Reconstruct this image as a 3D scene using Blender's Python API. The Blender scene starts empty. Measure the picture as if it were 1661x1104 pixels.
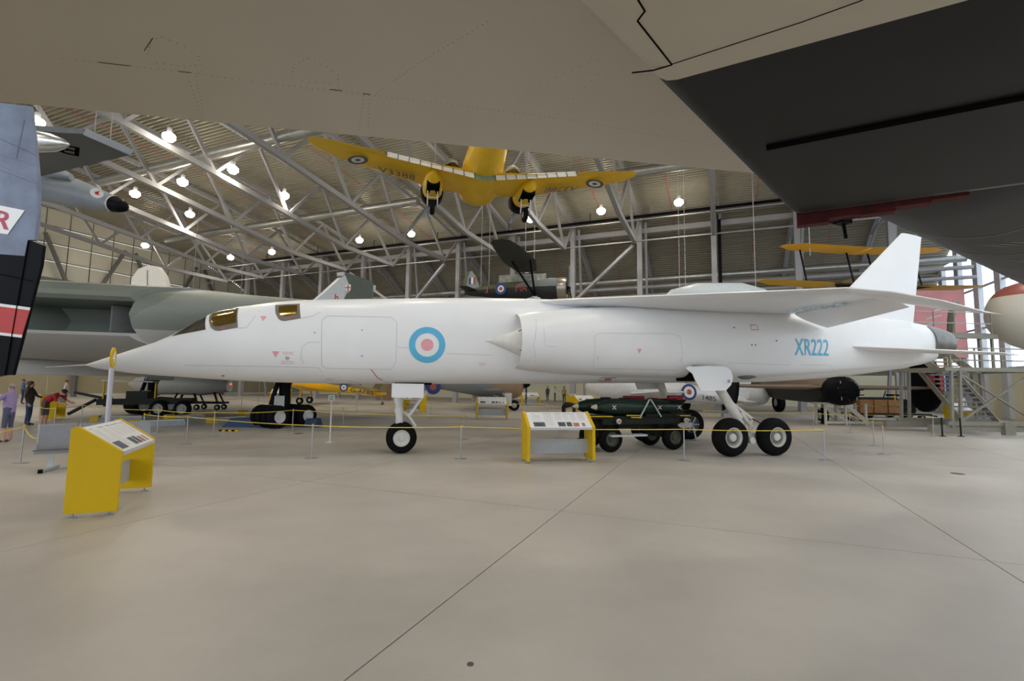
import bpy, bmesh, math, random
from math import sin, cos, tan, atan, atan2, radians, pi, sqrt, hypot
from mathutils import Vector, Matrix
random.seed(7)
SC = bpy.context.scene
COL = SC.collection
# ------------------------------------------------------------------ camera
FPX, CX, CY, EYE = 795.0, 830.5, 552.0, 1.8
PIT, ROL = atan(72.6/FPX), radians(.81)
_fw = Vector((0, cos(PIT), sin(PIT))); _r0 = Vector((1, 0, 0)); _u0 = Vector((0, -sin(PIT), cos(PIT)))
_rt = _r0*cos(ROL)+_u0*sin(ROL); _up = _u0*cos(ROL)-_r0*sin(ROL)
EYEP = Vector((0, 0, EYE))
cam_d = bpy.data.cameras.new('camera'); cam = bpy.data.objects.new('camera', cam_d); COL.objects.link(cam)
cam_d.sensor_width = 36; cam_d.lens = FPX*36/1661; cam_d.clip_end = 500; cam_d.clip_start = .05
M = Matrix.Identity(4)
for i in range(3):
    M[i][0] = _rt[i]; M[i][1] = _up[i]; M[i][2] = -_fw[i]; M[i][3] = EYEP[i]
cam.matrix_world = M
SC.camera = cam
# ------------------------------------------------------------------ sky and exposure
W = bpy.data.worlds.new('overcast_sky'); SC.world = W; W.use_nodes = True
bg = W.node_tree.nodes['Background']; bg.inputs['Color'].default_value = (.84, .92, 1.0, 1); bg.inputs['Strength'].default_value = 2.45
SC.view_settings.view_transform = 'Standard'; SC.view_settings.look = 'None'
SC.view_settings.gamma = 1; SC.view_settings.use_curve_mapping = False
SC.view_settings.exposure = .20
LAMP_POWER = 420
# ------------------------------------------------------------------ pixel -> place helpers
def ray(x, y): return _fw+_rt*((x-CX)/FPX)-_up*((y-CY)/FPX)
def G(x, y, z=0.0):
    r = ray(x, y); return EYEP+r*((z-EYE)/r.z)
def D(x, y, Y):
    r = ray(x, y); return EYEP+r*(Y/r.y)
TH = radians(22.7); HU = Vector((sin(TH), cos(TH), 0)); HV = Vector((cos(TH), -sin(TH), 0))
def HP(u, v, z=0.0): return HU*u+HV*v+Vector((0, 0, z))
def onplane(x, y, p0, n):
    r = ray(x, y); return EYEP+r*((p0-EYEP).dot(n)/r.dot(n))
# ------------------------------------------------------------------ materials
MATS = {}
def mat(name, col, rough=.6, metal=0., var=.06, scale=6., bump=0., bscale=40., emit=0., spec=None, coat=0.):
    if name in MATS: return MATS[name]
    m = bpy.data.materials.new(name); m.use_nodes = True; MATS[name] = m
    nt = m.node_tree; b = nt.nodes['Principled BSDF']
    b.inputs['Roughness'].default_value = rough; b.inputs['Metallic'].default_value = metal
    if spec is not None: b.inputs['Specular IOR Level'].default_value = spec
    if coat: b.inputs['Coat Weight'].default_value = coat; b.inputs['Coat Roughness'].default_value = .12
    tc = nt.nodes.new('ShaderNodeTexCoord')
    nz = nt.nodes.new('ShaderNodeTexNoise'); nz.inputs['Scale'].default_value = scale; nz.inputs['Detail'].default_value = 5
    nt.links.new(tc.outputs['Object'], nz.inputs['Vector'])
    rp = nt.nodes.new('ShaderNodeValToRGB')
    rp.color_ramp.elements[0].position = .3; rp.color_ramp.elements[1].position = .7
    rp.color_ramp.elements[0].color = tuple(max(0, c*(1-var)) for c in col)+(1,)
    rp.color_ramp.elements[1].color = tuple(min(1, c*(1+var)) for c in col)+(1,)
    nt.links.new(nz.outputs['Fac'], rp.inputs['Fac']); nt.links.new(rp.outputs['Color'], b.inputs['Base Color'])
    if bump:
        n2 = nt.nodes.new('ShaderNodeTexNoise'); n2.inputs['Scale'].default_value = bscale
        nt.links.new(tc.outputs['Object'], n2.inputs['Vector'])
        bp = nt.nodes.new('ShaderNodeBump'); bp.inputs['Strength'].default_value = bump; bp.inputs['Distance'].default_value = .02
        nt.links.new(n2.outputs['Fac'], bp.inputs['Height']); nt.links.new(bp.outputs['Normal'], b.inputs['Normal'])
    if emit:
        b.inputs['Emission Color'].default_value = col+(1,); b.inputs['Emission Strength'].default_value = emit
    return m
def camo(name, stops, rough=.6, scale=.35, zsplit=None, low=None):
    """blotchy paint: stops = list of colours; below zsplit (object space) the colour low"""
    if name in MATS: return MATS[name]
    m = bpy.data.materials.new(name); m.use_nodes = True; MATS[name] = m
    nt = m.node_tree; b = nt.nodes['Principled BSDF']; b.inputs['Roughness'].default_value = rough
    tc = nt.nodes.new('ShaderNodeTexCoord'); nz = nt.nodes.new('ShaderNodeTexNoise')
    nz.inputs['Scale'].default_value = scale; nz.inputs['Detail'].default_value = 1
    nt.links.new(tc.outputs['Object'], nz.inputs['Vector'])
    rp = nt.nodes.new('ShaderNodeValToRGB'); cr = rp.color_ramp; cr.interpolation = 'CONSTANT'
    cr.elements[0].position = 0; cr.elements[0].color = stops[0]+(1,)
    cr.elements[1].position = .5; cr.elements[1].color = stops[1]+(1,)
    nt.links.new(nz.outputs['Fac'], rp.inputs['Fac']); out = rp.outputs['Color']
    if zsplit is not None:
        sx = nt.nodes.new('ShaderNodeSeparateXYZ'); nt.links.new(tc.outputs['Object'], sx.inputs[0])
        ad = nt.nodes.new('ShaderNodeMath'); ad.operation = 'GREATER_THAN'; ad.inputs[1].default_value = zsplit
        nt.links.new(sx.outputs['Z'], ad.inputs[0])
        mx = nt.nodes.new('ShaderNodeMix'); mx.data_type = 'RGBA'
        nt.links.new(ad.outputs[0], mx.inputs[0]); mx.inputs[6].default_value = low+(1,); nt.links.new(out, mx.inputs[7]); out = mx.outputs[2]
    nt.links.new(out, b.inputs['Base Color'])
    return m
def glassy(name, col, alpha_mix=.5, rough=.05):
    if name in MATS: return MATS[name]
    m = bpy.data.materials.new(name); m.use_nodes = True; MATS[name] = m
    nt = m.node_tree; nt.nodes.remove(nt.nodes['Principled BSDF']); o = nt.nodes['Material Output']
    t = nt.nodes.new('ShaderNodeBsdfTransparent'); t.inputs[0].default_value = col+(1,)
    g = nt.nodes.new('ShaderNodeBsdfGlossy'); g.inputs['Roughness'].default_value = rough; g.inputs[0].default_value = (.9, .9, .9, 1)
    mx = nt.nodes.new('ShaderNodeMixShader'); mx.inputs[0].default_value = alpha_mix
    nt.links.new(t.outputs[0], mx.inputs[1]); nt.links.new(g.outputs[0], mx.inputs[2]); nt.links.new(mx.outputs[0], o.inputs[0])
    return m
def concrete():
    m = bpy.data.materials.new('sealed_concrete'); m.use_nodes = True; MATS['concrete'] = m
    nt = m.node_tree; b = nt.nodes['Principled BSDF']
    tc = nt.nodes.new('ShaderNodeTexCoord')
    a = nt.nodes.new('ShaderNodeTexNoise'); a.inputs['Scale'].default_value = .55; a.inputs['Detail'].default_value = 7; a.inputs['Roughness'].default_value = .62
    c = nt.nodes.new('ShaderNodeTexNoise'); c.inputs['Scale'].default_value = 55; c.inputs['Detail'].default_value = 3
    geo = nt.nodes.new('ShaderNodeNewGeometry')
    nt.links.new(geo.outputs['Position'], a.inputs['Vector']); nt.links.new(geo.outputs['Position'], c.inputs['Vector'])
    r1 = nt.nodes.new('ShaderNodeValToRGB'); r1.color_ramp.elements[0].position = .3; r1.color_ramp.elements[1].position = .72
    r1.color_ramp.elements[0].color = (.50, .46, .415, 1); r1.color_ramp.elements[1].color = (.63, .585, .53, 1)
    nt.links.new(a.outputs['Fac'], r1.inputs['Fac'])
    mx = nt.nodes.new('ShaderNodeMix'); mx.data_type = 'RGBA'; mx.blend_type = 'MULTIPLY'; mx.inputs[0].default_value = .12
    nt.links.new(r1.outputs[0], mx.inputs[6]); nt.links.new(c.outputs['Color'], mx.inputs[7]); nt.links.new(mx.outputs[2], b.inputs['Base Color'])
    r2 = nt.nodes.new('ShaderNodeMapRange'); r2.inputs[3].default_value = .34; r2.inputs[4].default_value = .5
    nt.links.new(a.outputs['Fac'], r2.inputs[0]); nt.links.new(r2.outputs[0], b.inputs['Roughness'])
    return m
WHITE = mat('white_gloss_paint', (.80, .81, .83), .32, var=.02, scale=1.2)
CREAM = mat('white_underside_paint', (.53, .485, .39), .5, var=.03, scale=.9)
STEEL = mat('grey_painted_steel', (.33, .33, .36), .5, var=.04)
PIPE = mat('galvanised_duct', (.42, .43, .43), .35, metal=.7, var=.1, scale=3)
BLACK = mat('black_rubber', (.007, .007, .008), .75, var=.2, scale=9, spec=.08)
BLKP = mat('black_paint', (.0045, .0045, .007), .5, var=.3, scale=2, spec=.08)
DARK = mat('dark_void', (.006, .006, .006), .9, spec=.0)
YEL = mat('yellow_board', (.66, .43, .003), .5, var=.03, scale=3, spec=.25)
YROPE = mat('yellow_rope', (.80, .62, .10), .7)
TYEL = mat('trainer_yellow', (.82, .50, .012), .42, var=.06, scale=1.5)
GREY = mat('grey_metal', (.35, .36, .37), .45, metal=.3)
LGREY = mat('light_grey_paint', (.55, .57, .60), .5)
SILV = mat('bare_aluminium', (.72, .72, .72), .28, metal=.9, var=.08)
RED = mat('red_paint', (.50, .03, .03), .5)
BLUE = mat('blue_paint', (.02, .05, .22), .5)
WPAP = mat('printed_white_panel', (.80, .80, .80), .35, var=.02)
INK = mat('printed_ink', (.10, .10, .11), .5)
INKL = mat('printed_grey_ink', (.45, .46, .48), .5)
CONC = concrete()
# ------------------------------------------------------------------ mesh builder
class MB:
    def __init__(s): s.v = []; s.f = []
    def add(s, vs, fs):
        o = len(s.v); s.v += [Vector(p) for p in vs]; s.f += [tuple(i+o for i in f) for f in fs]; return s
    def box(s, c, d, rz=0., R=None):
        c = Vector(c); x, y, z = d[0]/2, d[1]/2, d[2]/2
        if R is None: R = Matrix.Rotation(rz, 3, 'Z')
        P = [c+R@Vector((i*x, j*y, k*z)) for i in (-1, 1) for j in (-1, 1) for k in (-1, 1)]
        return s.add(P, [(0, 1, 3, 2), (4, 6, 7, 5), (0, 4, 5, 1), (2, 3, 7, 6), (0, 2, 6, 4), (1, 5, 7, 3)])
    def bar(s, p, q, w, h, up=(0, 0, 1)):
        p, q = Vector(p), Vector(q); d = (q-p).normalized(); up = Vector(up)
        if abs(d.dot(up)) > .98: up = Vector((1, 0, 0))
        a = d.cross(up).normalized(); b = a.cross(d).normalized()
        R = Matrix((a, d, b)).transposed()
        return s.box((p+q)/2, (w, (q-p).length, h), R=R)
    def loft(s, rings, cap0=True, cap1=True, closed=True):
        n = len(rings[0]); o = len(s.v)
        for r in rings: s.v += [Vector(p) for p in r]
        for i in range(len(rings)-1):
            for j in range(n if closed else n-1):
                a = o+i*n+j; b = o+i*n+(j+1) % n
                s.f.append((a, b, b+n, a+n))
        if cap0: s.f.append(tuple(o+j for j in reversed(range(n))))
        if cap1: s.f.append(tuple(o+(len(rings)-1)*n+j for j in range(n)))
        return s
    def tube(s, p, q, r0, r1=None, n=10, cap=True):
        return s.lathe(p, Vector(q)-Vector(p), [(0, r0), ((Vector(q)-Vector(p)).length, r0 if r1 is None else r1)], n, cap)
    def lathe(s, o, ax, prof, n=20, cap=True):
        o = Vector(o); d = Vector(ax).normalized(); t = Vector((0, 0, 1)) if abs(d.z) < .9 else Vector((1, 0, 0))
        a = d.cross(t).normalized(); b = d.cross(a)
        rings = [[o+d*h+(a*cos(2*pi*j/n)+b*sin(2*pi*j/n))*max(r, 1e-4) for j in range(n)] for h, r in prof]
        return s.loft(rings, cap, cap)
    def pipe(s, pts, r, n=8):
        pts = [Vector(p) for p in pts]; rings = []
        for i, p in enumerate(pts):
            d = (pts[min(i+1, len(pts)-1)]-pts[max(i-1, 0)]).normalized()
            t = Vector((0, 0, 1)) if abs(d.z) < .95 else Vector((1, 0, 0))
            a = d.cross(t).normalized(); b = d.cross(a)
            rings.append([p+(a*cos(2*pi*j/n)+b*sin(2*pi*j/n))*r for j in range(n)])
        return s.loft(rings)
    def prism(s, poly, ex):
        ex = Vector(ex); n = len(poly); poly = [Vector(p) for p in poly]
        return s.loft([poly, [p+ex for p in poly]])
    def wing(s, secs, n=9):
        """secs: (LE, TE, thickness) ; thickness measured along up"""
        rings = []
        for le, te, th in secs[:]:
            up = Vector((0, 0, 1))
            le, te = Vector(le), Vector(te)
            if isinstance(th, tuple): up = Vector(th[1]); th = th[0]
            ring = []
            for k in range(n+1):
                x = .5*(1+cos(pi*k/n)); y = 5*th*(.2969*sqrt(x)-.126*x-.3516*x*x+.2843*x**3-.1036*x**4)
                ring.append(le.lerp(te, x)+up*y)
            for k in range(1, n):
                x = .5*(1-cos(pi*k/n)); y = 5*th*(.2969*sqrt(x)-.126*x-.3516*x*x+.2843*x**3-.1036*x**4)
                ring.append(le.lerp(te, x)-up*y)
            rings.append(ring)
        return s.loft(rings)
    def rot(s, R):
        s.v = [R@p for p in s.v]; return s
    def move(s, t):
        t = Vector(t); s.v = [p+t for p in s.v]; return s
    def build(s, name, m, parent=None, smooth=35, world=False):
        me = bpy.data.meshes.new(name)
        vs = s.v
        if world and parent is not None:
            I = TM[parent.name].inverted(); vs = [I@p for p in vs]
        me.from_pydata([tuple(p) for p in vs], [], s.f)
        bm = bmesh.new(); bm.from_mesh(me); bmesh.ops.recalc_face_normals(bm, faces=bm.faces); bm.to_mesh(me); bm.free()
        if smooth:
            me.shade_smooth(); me.set_sharp_from_angle(angle=radians(smooth))
        me.materials.append(m)
        o = bpy.data.objects.new(name, me); COL.objects.link(o)
        if parent is not None: o.parent = parent
        TM[o.name] = (TM[parent.name] if parent is not None else Matrix.Identity(4))
        return o
TM = {}
def tag(o, label, cat, group=None):
    o['label'] = label; o['category'] = cat
    if group: o['group'] = group
    return o
def struct(o, label=None, cat=None):
    o['kind'] = 'structure'
    if label: o['label'] = label
    if cat: o['category'] = cat
    return o
def thing(name, label, cat, loc=(0, 0, 0), rz=0., group=None):
    o = bpy.data.objects.new(name, None); COL.objects.link(o); o.empty_display_size = .2
    o.location = loc; o.rotation_euler = (0, 0, rz)
    TM[o.name] = Matrix.Translation(Vector(loc)) @ Matrix.Rotation(rz, 4, 'Z')
    return tag(o, label, cat, group)
def copy_tree(o, loc=None, rz=None, label=None, parent=None):
    c = o.copy(); COL.objects.link(c)
    if parent is not None: c.parent = parent
    if loc is not None: c.location = loc
    if rz is not None: c.rotation_euler = (0, 0, rz)
    if label: c['label'] = label
    TM[c.name] = Matrix.Translation(c.location) @ Matrix.Rotation(c.rotation_euler.z, 4, 'Z')
    for ch in list(o.children): copy_tree(ch, parent=c)
    return c
def group_mesh(o, loc):
    """a one-mesh thing standing at loc (verts were built in world space)"""
    loc = Vector(loc)
    for v in o.data.vertices: v.co -= loc
    o.location = loc; TM[o.name] = Matrix.Translation(loc); return o
_tx = {}
def text2d(s, bold=0.0):
    """triangulated text: (verts2d, faces), height of capitals = 1"""
    if (s, bold) in _tx: return _tx[(s, bold)]
    cu = bpy.data.curves.new('t', 'FONT'); cu.body = s; cu.size = 1.4; cu.offset = bold; cu.resolution_u = 3
    o = bpy.data.objects.new('t', cu); COL.objects.link(o)
    dg = bpy.context.evaluated_depsgraph_get(); me = bpy.data.meshes.new_from_object(o.evaluated_get(dg))
    vs = [(v.co.x, v.co.y) for v in me.vertices]; fs = [tuple(p.vertices) for p in me.polygons]
    bpy.data.objects.remove(o); bpy.data.curves.remove(cu); bpy.data.meshes.remove(me)
    x0 = min(v[0] for v in vs); y0 = min(v[1] for v in vs); y1 = max(v[1] for v in vs)
    k = 1/(y1-y0); vs = [((x-x0)*k, (y-y0)*k) for x, y in vs]
    _tx[(s, bold)] = (vs, fs); return vs, fs
def text_on(mb, s, o, ex, ey, h, w=None, bold=0.0):
    vs, fs = text2d(s, bold); L = max(v[0] for v in vs)
    sx = h if w is None else w/L
    o, ex, ey = Vector(o), Vector(ex).normalized(), Vector(ey).normalized()
    return mb.add([o+ex*(x*sx)+ey*(y*h) for x, y in vs], fs)
def disc(mb, o, n, r, r0=0., seg=28, ex=None, ell=1.):
    o, n = Vector(o), Vector(n).normalized(); t = Vector(ex) if ex is not None else (Vector((0, 0, 1)) if abs(n.z) < .9 else Vector((1, 0, 0)))
    a = n.cross(t).normalized(); b = n.cross(a)
    P = [(a*cos(2*pi*j/seg)*ell+b*sin(2*pi*j/seg)) for j in range(seg)]
    if r0 <= 0: return mb.add([o+p*r for p in P], [tuple(range(seg))])
    return mb.add([o+p*r for p in P]+[o+p*r0 for p in P], [(j, (j+1) % seg, seg+(j+1) % seg, seg+j) for j in range(seg)])
def wheel(parent, c, axis, r, w, rim, hub_mat=LGREY, tyre_mat=BLACK, name='wheel', holes=False, world=False, seg=28):
    """tyre + hub with a recessed dish; axis points to the outside"""
    c, ax = Vector(c), Vector(axis).normalized()
    h = w/2
    t = MB().lathe(c-ax*h, ax, [(0, rim), (.0, rim*1.1), (w*.02, r*.82), (w*.12, r*.93), (w*.28, r*.985), (w*.5, r), (w*.72, r*.985), (w*.88, r*.93), (w*.98, r*.82), (w, rim*1.1), (w, rim)], seg, cap=False)
    ty = t.build(name, tyre_mat, parent, 50, world)
    hb = MB().lathe(c, ax, [(-h*.9, .01), (-h*.9, rim*1.02), (h*.92, rim*1.02), (h*.95, rim*.93), (h*.6, rim*.82), (h*.55, rim*.42), (h*.85, rim*.36), (h*.9, rim*.2), (h*.9, .005)], seg, cap=False)
    hb.build('hub', hub_mat, ty, 40, world)
    if holes:
        d = MB(); t0 = Vector((0, 0, 1)); a = ax.cross(t0).normalized(); b = ax.cross(a)
        for k, (rr, nn) in enumerate(((.76, 28), (.62, 28), (.49, 24))):
            for j in range(nn):
                an = 2*pi*(j+.5*k)/nn
                disc(d, c+ax*(h*.6+h*.03*(k == 2)+.004)+(a*cos(an)+b*sin(an))*rim*rr, ax, rim*.058, seg=6)
        d.build('cooling_holes', DARK, ty, 0, world)
    return ty
# ================================================================== THE HANGAR
ROOF = [(-32, 18.6), (-20, 19.8), (-8, 20.4), (5, 20.3), (15, 19.8), (24, 19.2), (30, 18.65), (36.5, 17.95), (42.6, 16.95), (47, 15.3), (51, 13.0), (54.5, 10.0), (57.5, 6.6), (60, 3.2)]
VL, VR, UF, UB = -61.5, 18.0, 60.0, -32.0
def roof_z(u):
    for (a, za), (b, zb) in zip(ROOF, ROOF[1:]):
        if a <= u <= b: return za+(zb-za)*(u-a)/(b-a)
    return ROOF[-1][1]
# floor: bed plus slabs with open joints
VS = [-61.5]+[-2.13+4.78*k for k in range(-12, 5)]+[18.0]
VS = sorted(set(round(v, 2) for v in VS if -61.6 < v < 18.1))
US = [-32, -25.5, -18.5, -10, -1.6, 7.0, 15.4, 24.0, 32.5, 41, 50, 60]
fl = MB().box((0, 0, -.16), (.01, .01, .01))
fl = MB().prism([HP(-32, -61.5, -.25), HP(60, -61.5, -.25), HP(60, 18, -.25), HP(-32, 18, -.25)], (0, 0, .235))
floor = struct(fl.build('floor', mat('joint_filler', (.10, .095, .085), .9), None, 0), 'pale sealed concrete hangar floor cast in large slabs', 'floor')
def nudge(i, j): return .0
for i in range(len(US)-1):
    for j in range(len(VS)-1):
        g = .007
        a, b, c, d = US[i]+g, US[i+1]-g, VS[j]+g, VS[j+1]-g
        MB().prism([HP(a, c, -.06), HP(b, c, -.06), HP(b, d, -.06), HP(a, d, -.06)], (0, 0, .06)).build('slab', CONC, floor, 0)
# ground outside
og = MB().box((0, 0, -.4), (700, 700, .2)); struct(og.build('ground', mat('pale_tarmac', (.34, .34, .33), .9), None, 0), 'pale ground outside the hangar', 'ground')
# corrugated roof
prof = []
seg = 0.0; L = []
pts = ROOF
# resample along length
def along():
    out = []
    for (a, za), (b, zb) in zip(pts, pts[1:]):
        n = max(1, int(hypot(b-a, zb-za)/.30)); 
        for k in range(n): out.append((a+(b-a)*k/n, za+(zb-za)*k/n, atan2(zb-za, b-a), hypot(b-a, zb-za)/n))
    out.append((pts[-1][0], pts[-1][1], out[-1][2], .3)); return out
mb = MB(); rows = []
for (u, z, an, st) in along():
    nu, nz = -sin(an), cos(an); tu, tz = cos(an), sin(an)
    for f, dep in ((0, 0), (.32, 0), (.5, .16), (.82, .16)):
        rows.append((u+tu*st*f+nu*dep, z+tz*st*f+nz*dep))
vs = []; fs = []
for (u, z) in rows: vs += [HP(u, VL, z), HP(u, VR, z)]
for k in range(len(rows)-1): fs.append((2*k, 2*k+1, 2*k+3, 2*k+2))
mb.add(vs, fs)
DECK = mat('profiled_roof_deck', (.36, .34, .28), .42, metal=.25, var=.05, scale=.6)
struct(mb.build('ceiling', DECK, None, 20), 'curved profiled metal roof deck sweeping down to the far side', 'roof')
# far wall (low, below the roof)
CWALL = mat('cream_wall', (.82, .78, .58), .8, var=.03, scale=.5)
struct(MB().prism([HP(60.0, VL, 0), HP(60.0, VR, 0), HP(60.0, VR, 3.3), HP(60.0, VL, 3.3)], HU*.3).build('wall_far', CWALL, None, 0), 'low cream wall under the foot of the roof', 'wall')
# left end wall: white boards below, glazed grid above
LW = mat('pale_wall_boards', (.58, .57, .55), .7, var=.05, scale=.4)
TANW = mat('tan_door_leaf', (.36, .31, .20), .7, var=.06, scale=.4)
wl = struct(MB().prism([HP(UB, VL, 0), HP(UF, VL, 0), HP(UF, VL, .3), HP(UB, VL, .3)], -HV*.3).build('wall_left', LW, None, 0), 'left end wall with tan door leaves, pale boards and hazy glazing', 'wall')
for k in range(11):
    a = -30+k*8.2
    MB().prism([HP(a+.04, VL, .3), HP(a+8.16, VL, .3), HP(a+8.16, VL, 6.2), HP(a+.04, VL, 6.2)], -HV*.18).build('door_leaf', TANW, wl, 0)
for k in range(22):
    a = -30+k*4.1
    if a > 56: break
    MB().prism([HP(a+.05, VL, 6.2), HP(a+4.05, VL, 6.2), HP(a+4.05, VL, 8.3), HP(a+.05, VL, 8.3)], -HV*.12).build('board', LW, wl, 0)
HAZE = bpy.data.materials.new('hazy_glazing'); HAZE.use_nodes = True
_b = HAZE.node_tree.nodes['Principled BSDF']; _b.inputs['Base Color'].default_value = (.62, .60, .52, 1); _b.inputs['Roughness'].default_value = .35
_n = HAZE.node_tree.nodes.new('ShaderNodeTexNoise'); _n.inputs['Scale'].default_value = .5
_t = HAZE.node_tree.nodes.new('ShaderNodeBsdfTranslucent'); _t.inputs[0].default_value = (.7, .68, .6, 1)
_mx = HAZE.node_tree.nodes.new('ShaderNodeMixShader'); _mr = HAZE.node_tree.nodes.new('ShaderNodeMapRange')
_mr.inputs[1].default_value = .35; _mr.inputs[2].default_value = .7; _mr.inputs[3].default_value = .02; _mr.inputs[4].default_value = .22
HAZE.node_tree.links.new(_n.outputs[0], _mr.inputs[0]); HAZE.node_tree.links.new(_mr.outputs[0], _mx.inputs[0])
HAZE.node_tree.links.new(_b.outputs[0], _mx.inputs[1]); HAZE.node_tree.links.new(_t.outputs[0], _mx.inputs[2])
HAZE.node_tree.links.new(_mx.outputs[0], HAZE.node_tree.nodes['Material Output'].inputs[0])
for k in range(45):
    a = -30+k*2.0
    for j in range(7):
        z0 = 8.3+j*1.75; z1 = z0+1.73
        ra, rb = roof_z(min(a, 59.9))+.1, roof_z(min(a+2, 59.9))+.1
        if z0 > max(ra, rb)-.05 or z0 > min(ra, rb): break
        if z1+1.73 > min(ra, rb)+.9: z1 = 30
        MB().prism([HP(a+.01, VL, z0), HP(a+1.99, VL, z0), HP(a+1.99, VL, min(z1, rb)), HP(a+.01, VL, min(z1, ra))], -HV*.03).build('pane', HAZE, wl, 0)
DST = mat('dark_grey_steel', (.13, .13, .13), .55)
mul = MB()
for k in range(46): 
    a = -30+k*2.0
    if a < 59: mul.bar(HP(a, VL+.04, 8.4), HP(a, VL+.04, roof_z(a)-.1), .05, .05)
for j in range(8): mul.bar(HP(-30, VL+.04, 8.38+j*1.75), HP(52-j*1.2, VL+.04, 8.38+j*1.75), .05, .05)
mul.build('glazing_bar', DST, wl, 0)
# dark wind-girder inside the left wall
wg = wl
for z in (8.3, 11.6): MB().bar(HP(-30, VL+.5, z), HP(58 if z < 9 else 53, VL+.5, z), .35, .35).build('girder_chord', DST, wg, 0, True)
for k in range(10):
    a = -28+k*8.2
    MB().bar(HP(a, VL+.5, 0), HP(a, VL+.5, 11.6), .35, .35).build('girder_post', DST, wg, 0, True)
    for s in (-1, 1): MB().bar(HP(a, VL+.5, 8.3), HP(a+s*3.6, VL+.5, min(16.2, roof_z(min(58, max(-30, a+s*3.6)))-.4)), .28, .28).build('girder_brace', DST, wg, 0, True)
# right end wall: tall bright glazing between steel mullions
WST = mat('white_steel', (.60, .63, .68), .45)
PANE = glassy('clear_pane', (.96, .98, 1.0), .06)
wr = struct(MB().prism([HP(UB, VR, 0), HP(UF, VR, 0), HP(UF, VR, 3.4), HP(UB, VR, 3.4)], HV*.3).build('wall_right', CWALL, None, 0), 'right end wall of tall clear panes between pale steel mullions', 'wall')
ug = [-32+k*3.0 for k in range(31)]+[60]
for a, b in zip(ug, ug[1:]):
    zt = min(roof_z(a), roof_z(b))-.1
    zs = [3.4, 6.4, 9.4, 12.4, 15.4, 18.4, 21]
    for z0, z1 in zip(zs, zs[1:]):
        if z0 > zt-.2: break
        MB().prism([HP(a+.03, VR, z0+.03), HP(b-.03, VR, z0+.03), HP(b-.03, VR, min(z1-.03, zt)), HP(a+.03, VR, min(z1-.03, zt))], HV*.02).build('pane', PANE, wr, 0)
    if roof_z(a) > 1.5:
        MB().bar(HP(a, VR-.12, .02), HP(a, VR-.12, roof_z(a)), .75, .3, HV).build('mullion', WST, wr, 0)
for z in (3.4, 6.4, 9.4, 12.4, 15.4):
    ue = max(u for u in [k*.5 for k in range(0, 120)] if roof_z(u) > z)
    MB().bar(HP(-32, VR-.12, z), HP(ue, VR-.12, z), .12, .14).build('transom', WST, wr, 0)
# ------------------------------------------------------------------ trusses, columns
ORD = ['first', 'second', 'third', 'fourth', 'fifth', 'sixth', 'seventh', 'eighth', 'ninth', 'tenth', 'eleventh', 'twelfth', 'thirteenth']
ks = list(range(9, -3, -1))
LOW = [(-30, 15.5), (-17, 16.0), (-5, 16.3), (4, 16.3), (10, 16.2), (15.5, 15.95), (21, 15.35), (27, 14.6), (33.2, 13.75), (40.2, 13.72)]
def up_z(u): return roof_z(u)-.42
for n, k in enumerate(ks):
    v = -6.0*k
    wh = 'left end wall' 
    t = thing('roof_truss', 'grey steel roof truss, %s from the hazy left end wall' % ORD[n], 'truss', HP(10, v, 14), 0, 'roof trusses')
    for (a, za), (b, zb) in zip(LOW, LOW[1:]):
        MB().bar(HP(a, v, za), HP(b, v, zb), .30, .34).build('bottom_chord', STEEL, t, 0, True)
    tops = [-30, -20, -11, -1, 7, 12.8, 18.2, 24, 30.2, 36.6, 42.8]
    for a, b in zip(tops, tops[1:]):
        MB().bar(HP(a, v, up_z(a)), HP(b, v, up_z(b)), .28, .30).build('top_chord', STEEL, t, 0, True)
    for i, (a, za) in enumerate(LOW):
        MB().bar(HP(a, v, za), HP(tops[i], v, up_z(tops[i])), .18, .2).build('brace', STEEL, t, 0, True)
        MB().bar(HP(a, v, za), HP(tops[i+1], v, up_z(tops[i+1])), .18, .2).build('brace', STEEL, t, 0, True)
    c = thing('column', 'grey steel column under the far end of the %s roof truss from the left' % ORD[n], 'column', HP(43, v, 0), 0, 'far row of columns')
    MB().bar(HP(43, v, 0), HP(43, v, 16.55), .42, .42, HU).build('shaft', STEEL, c, 0, True)
    MB().bar(HP(43.2, v+.5, 16.2), HP(46.6, v+.2, 0.02), .2, .22).build('back_strut', STEEL, c, 0, True)
    for s in (0, 1):
        MB().bar(HP(43+s*.0, v, 15.0+s), HP(47.5, v, roof_z(47.5)-.5), .1, .1).build('tie', STEEL, c, 0, True)
    rf = [43, 47, 51, 54.5, 57.5, 59.6]
    for a, b in zip(rf, rf[1:]):
        MB().bar(HP(a, v, roof_z(a)-.25), HP(b, v, roof_z(b)-.25), .3, .35).build('rafter', STEEL, c, 0, True)
        MB().bar(HP(a, v, roof_z(a)-1.0 if a > 43 else roof_z(a)-.3), HP(b, v, roof_z(b)-1.0), .14, .14).build('rafter_tie', STEEL, c, 0, True)
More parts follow.
